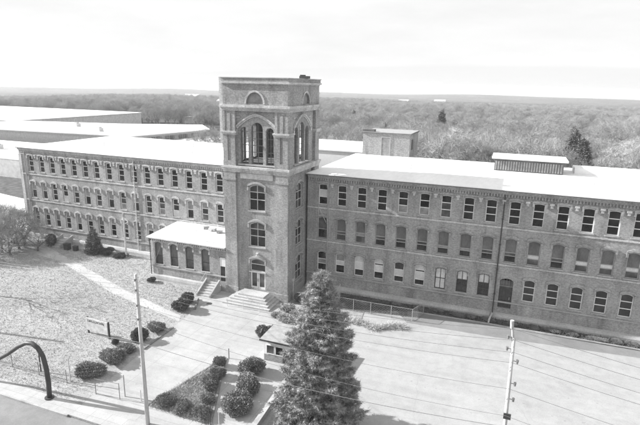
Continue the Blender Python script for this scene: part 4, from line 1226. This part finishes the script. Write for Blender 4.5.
# far canopy as rough terrain of crowns
nA, nR = 760, 260
ya = .3599
tt = np.linspace(-.8, .8, nA)+ya
rr = 980*np.power(3250/980, np.linspace(0, 1, nR))
Tm, Rm = np.meshgrid(tt, rr)
jit = g.normal(size=Tm.shape)
Tm = Tm+g.normal(size=Tm.shape)*.0006; Rm = Rm*(1+g.normal(size=Rm.shape)*.001)
X = CAM.x-np.sin(Tm)*Rm; Y = CAM.y+np.cos(Tm)*Rm
Z = np.vectorize(ground_z)(X, Y)+9.5+jit*.45
Z[-1] -= 10; Z[0] -= 9
V = np.stack([X, Y, Z], 2).reshape(-1, 3)
me = bpy.data.meshes.new('distant_forest')
F = [(i*nA+j, (i+1)*nA+j, (i+1)*nA+j+1, i*nA+j+1) for i in range(nR-1) for j in range(nA-1)]
me.from_pydata(V.tolist(), [], [f[::-1] for f in F]); me.materials.append(M['canopy'])
tag(link('distant_forest', me), 'far-off leafless forest running up to the horizon ridge', 'forest', kind='stuff')
# scattered dark conifers in the far wood
# ------------------------------------------------------------------ guard booth
K = empty('guard_booth', (1.05, -19.0, 0), 0, 'small guard booth with a low sloping roof, half hidden by the big spruce', 'booth')
m = MB(); m.box(0, 3.8, 0, 3.0, 0, .68); m.build('lower_wall', M['brick'], K)
m = MB(); m.box(.03, 3.77, .03, 2.97, .68, 2.2); m.build('upper_wall', M['white'], K)
m = MB(); m.xprism([(-.35, 2.24), (-.35, 2.37), (3.3, 2.47), (3.3, 2.34)], -.3, 4.1); m.build('roof', M['metal'], K)
m = MB(); m.box(-.31, 4.11, -.4, -.353, 2.2, 2.38); m.build('fascia', M['dark_paint'], K)
for x in (.25, 1.2):
    m = MB(); m.box(x, x+.07, -.04, .03, .78, 1.75); m.box(x+.83, x+.9, -.04, .03, .78, 1.75); m.box(x+.07, x+.83, -.04, .03, 1.68, 1.75); m.box(x+.07, x+.83, -.04, .03, .78, .85)
    w_ = m.build('window', M['white'], K)
    m = MB(); m.box(x+.07, x+.83, -.01, .01, .85, 1.68); m.build('pane', M['glass'] if x > 1 else M['glass_grey'], w_)
m = MB(); m.box(2.0, 2.7, -.03, -.003, .1, .6); m.build('vent_grille', M['dark_paint'], K)
# low wall beside the big shrubs
m = MB(); m.prism([(4.55, -21.6), (4.95, -21.6), (5.4, -30.6), (4.95, -30.6)], -.05, .55); o = m.build('low_wall', M['stone_light']); tag(o, 'low pale concrete wall between the round shrubs and the spruce', 'wall')
m = MB(); m.box(-.9, .9, -.45, .45, -.03, .5); m.box(-.95, .95, -.5, .5, .503, .58); o = m.build('planter_box', M['stone'], loc=(6.2, -24.6, 0), rz=.1); tag(o, 'grey concrete box beside the low wall under the spruce', 'planter')

# ------------------------------------------------------------------ sign on the lawn
G_ = empty('lawn_sign', (-17.2, -21.6, 0), -.06, 'white rectangular notice board with a line of dark lettering on the lawn', 'sign')
m = MB(); m.box(-1.55, 1.45, -.05, .05, .45, 1.85); m.build('board', M['white_worn'], G_)
m = MB(); x = -1.35
lr = random.Random(4)
for k in range(11):
    w_ = lr.uniform(.12, .2)
    m.box(x, x+.05, -.062, -.053, 1.45, 1.72)
    z = lr.choice((1.45, 1.56, 1.67)); m.box(x+.05, x+w_, -.062, -.053, z, z+.05)
    if lr.random() < .5: m.box(x+w_-.04, x+w_, -.062, -.053, 1.5, 1.66)
    x += w_+.06
m.build('lettering', M['dark_paint'], G_)
for x in (-1.5, 1.5):
    m = MB(); m.box(x-.07, x+.07, .053, .19, -.05, 1.9); m.build('post', M['dark_paint'], G_)

# ------------------------------------------------------------------ utility poles and wires
def catenary(a, b, sag, n=18):
    a, b = Vector(a), Vector(b); out = []
    for i in range(n+1):
        t = i/n; p = a.lerp(b, t); p.z -= sag*4*t*(1-t); out.append(p)
    return out
PL = pole(-3.0, -31.1, 12.6, .17, 'pale wooden utility pole by the triangular bed at the bottom left', (-.1, 0))
for z in (12.3, 11.5, 10.3, 9.2):
    m = MB(); m.tube([(.1, -.16, z), (.1, -.34, z)], .02, 5); m.tube([(.1, -.34, z-.08), (.1, -.34, z+.08)], .05, 8); m.build('insulator', M['insul'], PL)
PR = pole(22.95, -31, 12.9, .14, 'pale wooden utility pole with a column of insulators at the bottom right', (-.25, 0))
m = MB(); m.tube([(-.28, 0, 12.7), (-.45, 0, 13.9)], [.08, .05], 8); m.tube([(-.42, 0, 13.45), (-.45, 0, 13.9)], [.1, .11], 10); m.build('pole_top_pin', M['stone_light'], PR)
for (z, s) in ((12.9, -1), (12.2, -1), (11.5, 1), (10.1, 1), (9.1, 1)):
    xx = -.25*z/13
    m = MB(); m.tube([(xx, 0, z), (xx+s*.3, -.03, z)], .02, 5); m.tube([(xx+s*.3, -.03, z-.12), (xx+s*.3, -.03, z+.1)], [.05, .075], 8); m.build('insulator', M['insul'], PR)
m = MB(); m.box(-.3, .1, -.25, -.17, 7.9, 8.25); m.build('cable_box', M['dark_metal'], PR)
wl_ = [(12.3, 13.5, .5), (12.1, 12.9, .6), (11.8, 12.2, .55), (11.4, 11.5, .55), (10.3, 9.9, .6), (9.2, 8.2, .75), (7.2, 7.4, .6)]
nth = ['topmost', 'second from the top', 'third from the top', 'fourth from the top', 'fifth from the top', 'second lowest', 'lowest and thickest']
for i, (a, b, s) in enumerate(wl_):
    m = MB(); rr_ = .011 if i < 6 else .018
    y = -31.25-.06*(i % 3)
    pts = catenary((-48, y-.4, a-.6), (-3, y, a), .6)+catenary((-3, y, a), (22.75, y, b), s)[1:]+catenary((22.75, y, b), (66, y-.3, b-1.6), 1.4)[1:]
    m.tube(pts, rr_, 5)
    o = m.build('overhead_wire', M['wire']); tag(o, 'overhead wire strung between the street poles, %s of the seven' % nth[i], 'wire', 'overhead wires along the street')
m = MB(); m.tube(catenary((-3.05, -31, 11.9), (-20.5, -6.3, 5.9), .8), .012, 5); o = m.build('service_wire', M['wire']); tag(o, 'thin service wire dropping from the left street pole to the annex', 'wire')
# curved dark mast arm
m = MB(); ap = [(-12.9, 0), (-12.8, 1.4), (-12.85, 2.8), (-13.05, 3.9), (-13.5, 4.55), (-14.1, 4.85), (-14.8, 4.75), (-15.8, 4.2), (-17.2, 3.2), (-18.6, 2.35), (-19.6, 1.9)]
AR = empty('arched_mast', (-12.9, -31.5, 0), 0, 'dark curved steel mast bending over the sidewalk at the bottom left', 'mast')
m.tube([(a+12.9, 0, z) for a, z in ap], [.2]*3+[.19]*3+[.17]*3+[.15, .15], 12); m.build('arched_tube', M['dark_metal'], AR, smooth=True)
m = MB(); m.tube([(0, 0, -.02), (0, 0, .12)], .38, 12); m.build('base_flange', M['dark_metal'], AR)
m = MB(); m.tube([(-6.7, 0, 1.9), (-6.7, 0, 0)], .14, 10); m.build('support_leg', M['dark_metal'], AR)

# ------------------------------------------------------------------ fences
def fence(name, pts, h, sp, label, mesh=True, cell=.3, matp='galv', rail=True):
    o = empty(name, (pts[0][0], pts[0][1], 0), 0, label, 'fence')
    bx, by = pts[0]
    for (a, b) in zip(pts, pts[1:]):
        L = math.hypot(b[0]-a[0], b[1]-a[1]); n = max(1, round(L/sp)); ux, uy = (b[0]-a[0])/L, (b[1]-a[1])/L
        for k in range(n+1):
            if k == n and b != pts[-1]: continue
            m = MB(); x, y = a[0]-bx+ux*L*k/n, a[1]-by+uy*L*k/n; m.tube([(x, y, -.05), (x, y, h+.05)], .032, 6); m.build('post', M[matp], o)
        if rail:
            m = MB()
            for z in (h, .12): m.tube([(a[0]-bx, a[1]-by, z), (b[0]-bx, b[1]-by, z)], .022, 5)
            m.build('rail', M[matp], o)
        if mesh:
            m = MB(); s = 0.0
            while s < L+h:
                for sg_ in (0, 1):
                    z0_, z1_ = .12, h
                    s0, s1 = (s-h, s)
                    t0, t1 = max(0, -s0)/h, min(1, (L-s0)/h)
                    if t1 <= t0: continue
                    A_ = s0+t0*h; B_ = s0+t1*h
                    za, zb = z0_+t0*(z1_-z0_), z0_+t1*(z1_-z0_)
                    if sg_: za, zb = z0_+z1_-za, z0_+z1_-zb
                    p0 = Vector((a[0]-bx+ux*A_, a[1]-by+uy*A_, za)); p1 = Vector((a[0]-bx+ux*B_, a[1]-by+uy*B_, zb))
                    m.tube([p0, p1], .006, 3, caps=False)
                s += cell
            m.build('mesh_panel', M[matp], o)
    return o
fence('chain_link_fence', [(3.1, -1.9), (3.75, -7.2)], 1.8, 2.6, 'chain-link panel running out from the right wing beside the spruce', cell=.18)
fence('chain_link_fence', [(3.75, -5.1), (8, -5.1), (12.9, -5.0), (13.8, -2.6)], 1.5, 2.3, 'chain-link fence enclosing the planted corner beside the lot', cell=.3, matp='metal')
fence('chain_link_fence', [(-64, -29.3), (-30, -29.3), (-13.3, -29.3)], 1.3, 3.2, 'low fence along the street side of the lawn', cell=.4, matp='wire')
fence('railing', [(-9.7, -29.6), (-7.3, -29.4)], 1.5, 2.4, 'short railing by the hedge at the street entrance', mesh=False, matp='wire')
def post(x, y, h, r, label, mat='dark_paint'):
    o = empty('gate_post', (x, y, 0), 0, label, 'post', 'posts along the street entrance')
    m = MB(); m.tube([(0, 0, -.05), (0, 0, h)], r, 8); m.build('shaft', M[mat], o)
    m = MB(); m.tube([(0, 0, h), (0, 0, h+.08)], [r*1.3, r*.5], 8); m.build('cap', M[mat], o)
post(-7.2, -28.9, 2.0, .05, 'thin grey post at the entrance, left of the dark one', 'metal')
post(-5.2, -28.7, 2.1, .07, 'dark post next to the pale utility pole')
post(-5.5, -28.9, 1.0, .04, 'short thin post at the foot of the dark post', 'galv')
post(-13.2, -29.0, 2.3, .05, 'tall thin post at the corner of the lawn by the shrubs', 'galv')
post(-17.0, -28.8, 1.9, .06, 'dark post in the lawn fence near the curved mast')
post(2.3, -29.2, 1.4, .035, 'thin pale post by the nearest round shrub', 'galv')
post(-2.25, -20.1, 1.0, .04, 'short dark post at the far tip of the triangular bed')
post(1.7, -29.5, 1.1, .04, 'short dark post at the street end of the triangular bed')

# basement entrance by the left wing
B_ = empty('basement_entrance', (-45.3, .2, 0), 0, 'small concrete entrance steps with rails at the left wing by the thicket', 'steps')
for k in range(4):
    m = MB(); m.box(-.9, .9, -1.8+.4*k, .7, .2*k+.003 if k else -.1, .2*(k+1)); m.build('step', M['stone_light'], B_)
for x in (-1.15, .95):
    m = MB(); m.xprism([(-2.0, -.1), (-2.0, .5), (.7, 1.5), (.7, -.1)], x, x+.2); m.build('cheek_wall', M['stone'], B_)
for k, (x, y, s, lb) in enumerate(((-42.8, -1.6, .7, 'dark bin right of the basement entrance steps'), (-41.2, -1.5, .55, 'smaller dark bin between the steps and the small conifer'))):
    o = empty('waste_bin', (x, y, 0), .1*k, lb, 'bin')
    m = MB(); m.box(-s*.6, s*.6, -s*.5, s*.5, 0, s*1.3); m.build('body', M['dark_paint'], o)
    m = MB(); m.box(-s*.66, s*.66, -s*.56, s*.56, s*1.303, s*1.42); m.build('lid', M['dark_metal'], o)
# manhole in the forecourt
m = MB(); m.tube([(0, 0, 0), (0, 0, .012)], .35, 20); o = m.build('manhole_cover', M['dark_metal'], loc=(-14.0+3.0, -10.1, .006)); tag(o, 'round dark manhole cover in the forecourt near the annex steps', 'manhole cover')

# ------------------------------------------------------------------ haze
HAZE = 2.7e-4
if HAZE:
    m = MB(); m.box(-3600, 3600, -3500, 3500, -60, 34)
    hm = bpy.data.materials.new('haze'); hm.use_nodes = True; nt = hm.node_tree; nt.nodes.clear()
    out = N(nt, 'ShaderNodeOutputMaterial'); pv = N(nt, 'ShaderNodeVolumePrincipled')
    pv.inputs['Color'].default_value = (.97, .97, .97, 1); pv.inputs['Density'].default_value = HAZE; pv.inputs['Anisotropy'].default_value = .2
    nt.links.new(pv.outputs[0], out.inputs['Volume'])
    o = m.build('haze', hm); tag(o, kind='stuff')

# ------------------------------------------------------------------ sky, sun, camera
EL = math.radians(26); SL = .15
dirh = Vector((1, SL, 0)).normalized()
dsun = Vector((dirh.x*math.cos(EL), dirh.y*math.cos(EL), -math.sin(EL)))
sd = bpy.data.lights.new('sun', 'SUN'); sd.energy = 4.2; sd.angle = math.radians(.5); sd.color = (1, 1, 1)
so_ = bpy.data.objects.new('sun', sd); COL.objects.link(so_); so_.rotation_mode = 'QUATERNION'; so_.rotation_quaternion = dsun.to_track_quat('-Z', 'Y'); so_.location = (-60, -20, 60)
w = bpy.data.worlds.new('World'); SC.world = w; w.use_nodes = True; nt = w.node_tree
bg = nt.nodes['Background']
sk = N(nt, 'ShaderNodeTexSky', sky_type='NISHITA'); sk.sun_disc = False; sk.sun_elevation = EL; sk.sun_rotation = math.atan2(-dirh.x, -dirh.y) % (2*PI)
sk.air_density = 1.0; sk.dust_density = 2.0
bw = N(nt, 'ShaderNodeRGBToBW'); nt.links.new(sk.outputs[0], bw.inputs[0])
tc = N(nt, 'ShaderNodeTexCoord'); mp = N(nt, 'ShaderNodeMapping'); mp.inputs['Scale'].default_value = (1, 1, 5)
nt.links.new(tc.outputs['Generated'], mp.inputs[0])
nn = noise(nt, mp.outputs[0], 2.2, 6, .6)
cl = ramp(nt, nn, [(.38, 0), (.68, 1)])
mx = N(nt, 'ShaderNodeMixRGB', blend_type='LIGHTEN'); nt.links.new(cl, mx.inputs[0]); 
lo_ = N(nt, 'ShaderNodeMixRGB', blend_type='LIGHTEN'); lo_.inputs[0].default_value = 1; nt.links.new(bw.outputs[0], lo_.inputs[1]); lo_.inputs[2].default_value = (2.6, 2.6, 2.6, 1)

hi_ = N(nt, 'ShaderNodeMixRGB', blend_type='DARKEN'); hi_.inputs[0].default_value = 1; nt.links.new(lo_.outputs[0], hi_.inputs[1]); hi_.inputs[2].default_value = (2.82, 2.82, 2.82, 1)
nt.links.new(hi_.outputs[0], mx.inputs[1]); mx.blend_type = 'MIX'; mx.inputs[2].default_value = (2.5, 2.5, 2.5, 1)
nt.links.new(mx.outputs[0], bg.inputs[0]); bg.inputs[1].default_value = .15

f, pitch, roll, yaw = 501.33, .2493, .0204, .3599
F_ = Vector((-math.sin(yaw)*math.cos(pitch), math.cos(yaw)*math.cos(pitch), -math.sin(pitch)))
R_ = Vector((math.cos(yaw), math.sin(yaw), 0)); U_ = R_.cross(F_)
R2 = R_*math.cos(roll)+U_*math.sin(roll); U2 = -R_*math.sin(roll)+U_*math.cos(roll)
cd = bpy.data.cameras.new('camera'); cd.sensor_width = 36; cd.lens = f/640*36; cd.clip_end = 9000; cd.clip_start = .5
co = bpy.data.objects.new('camera', cd); COL.objects.link(co)
mt = Matrix((R2, U2, -F_)).transposed().to_4x4(); mt.translation = CAM
co.matrix_world = mt
SC.camera = co
SC.view_settings.view_transform = 'Standard'; SC.view_settings.look = 'None'; SC.view_settings.gamma = 1
SC.view_settings.exposure = 1.28
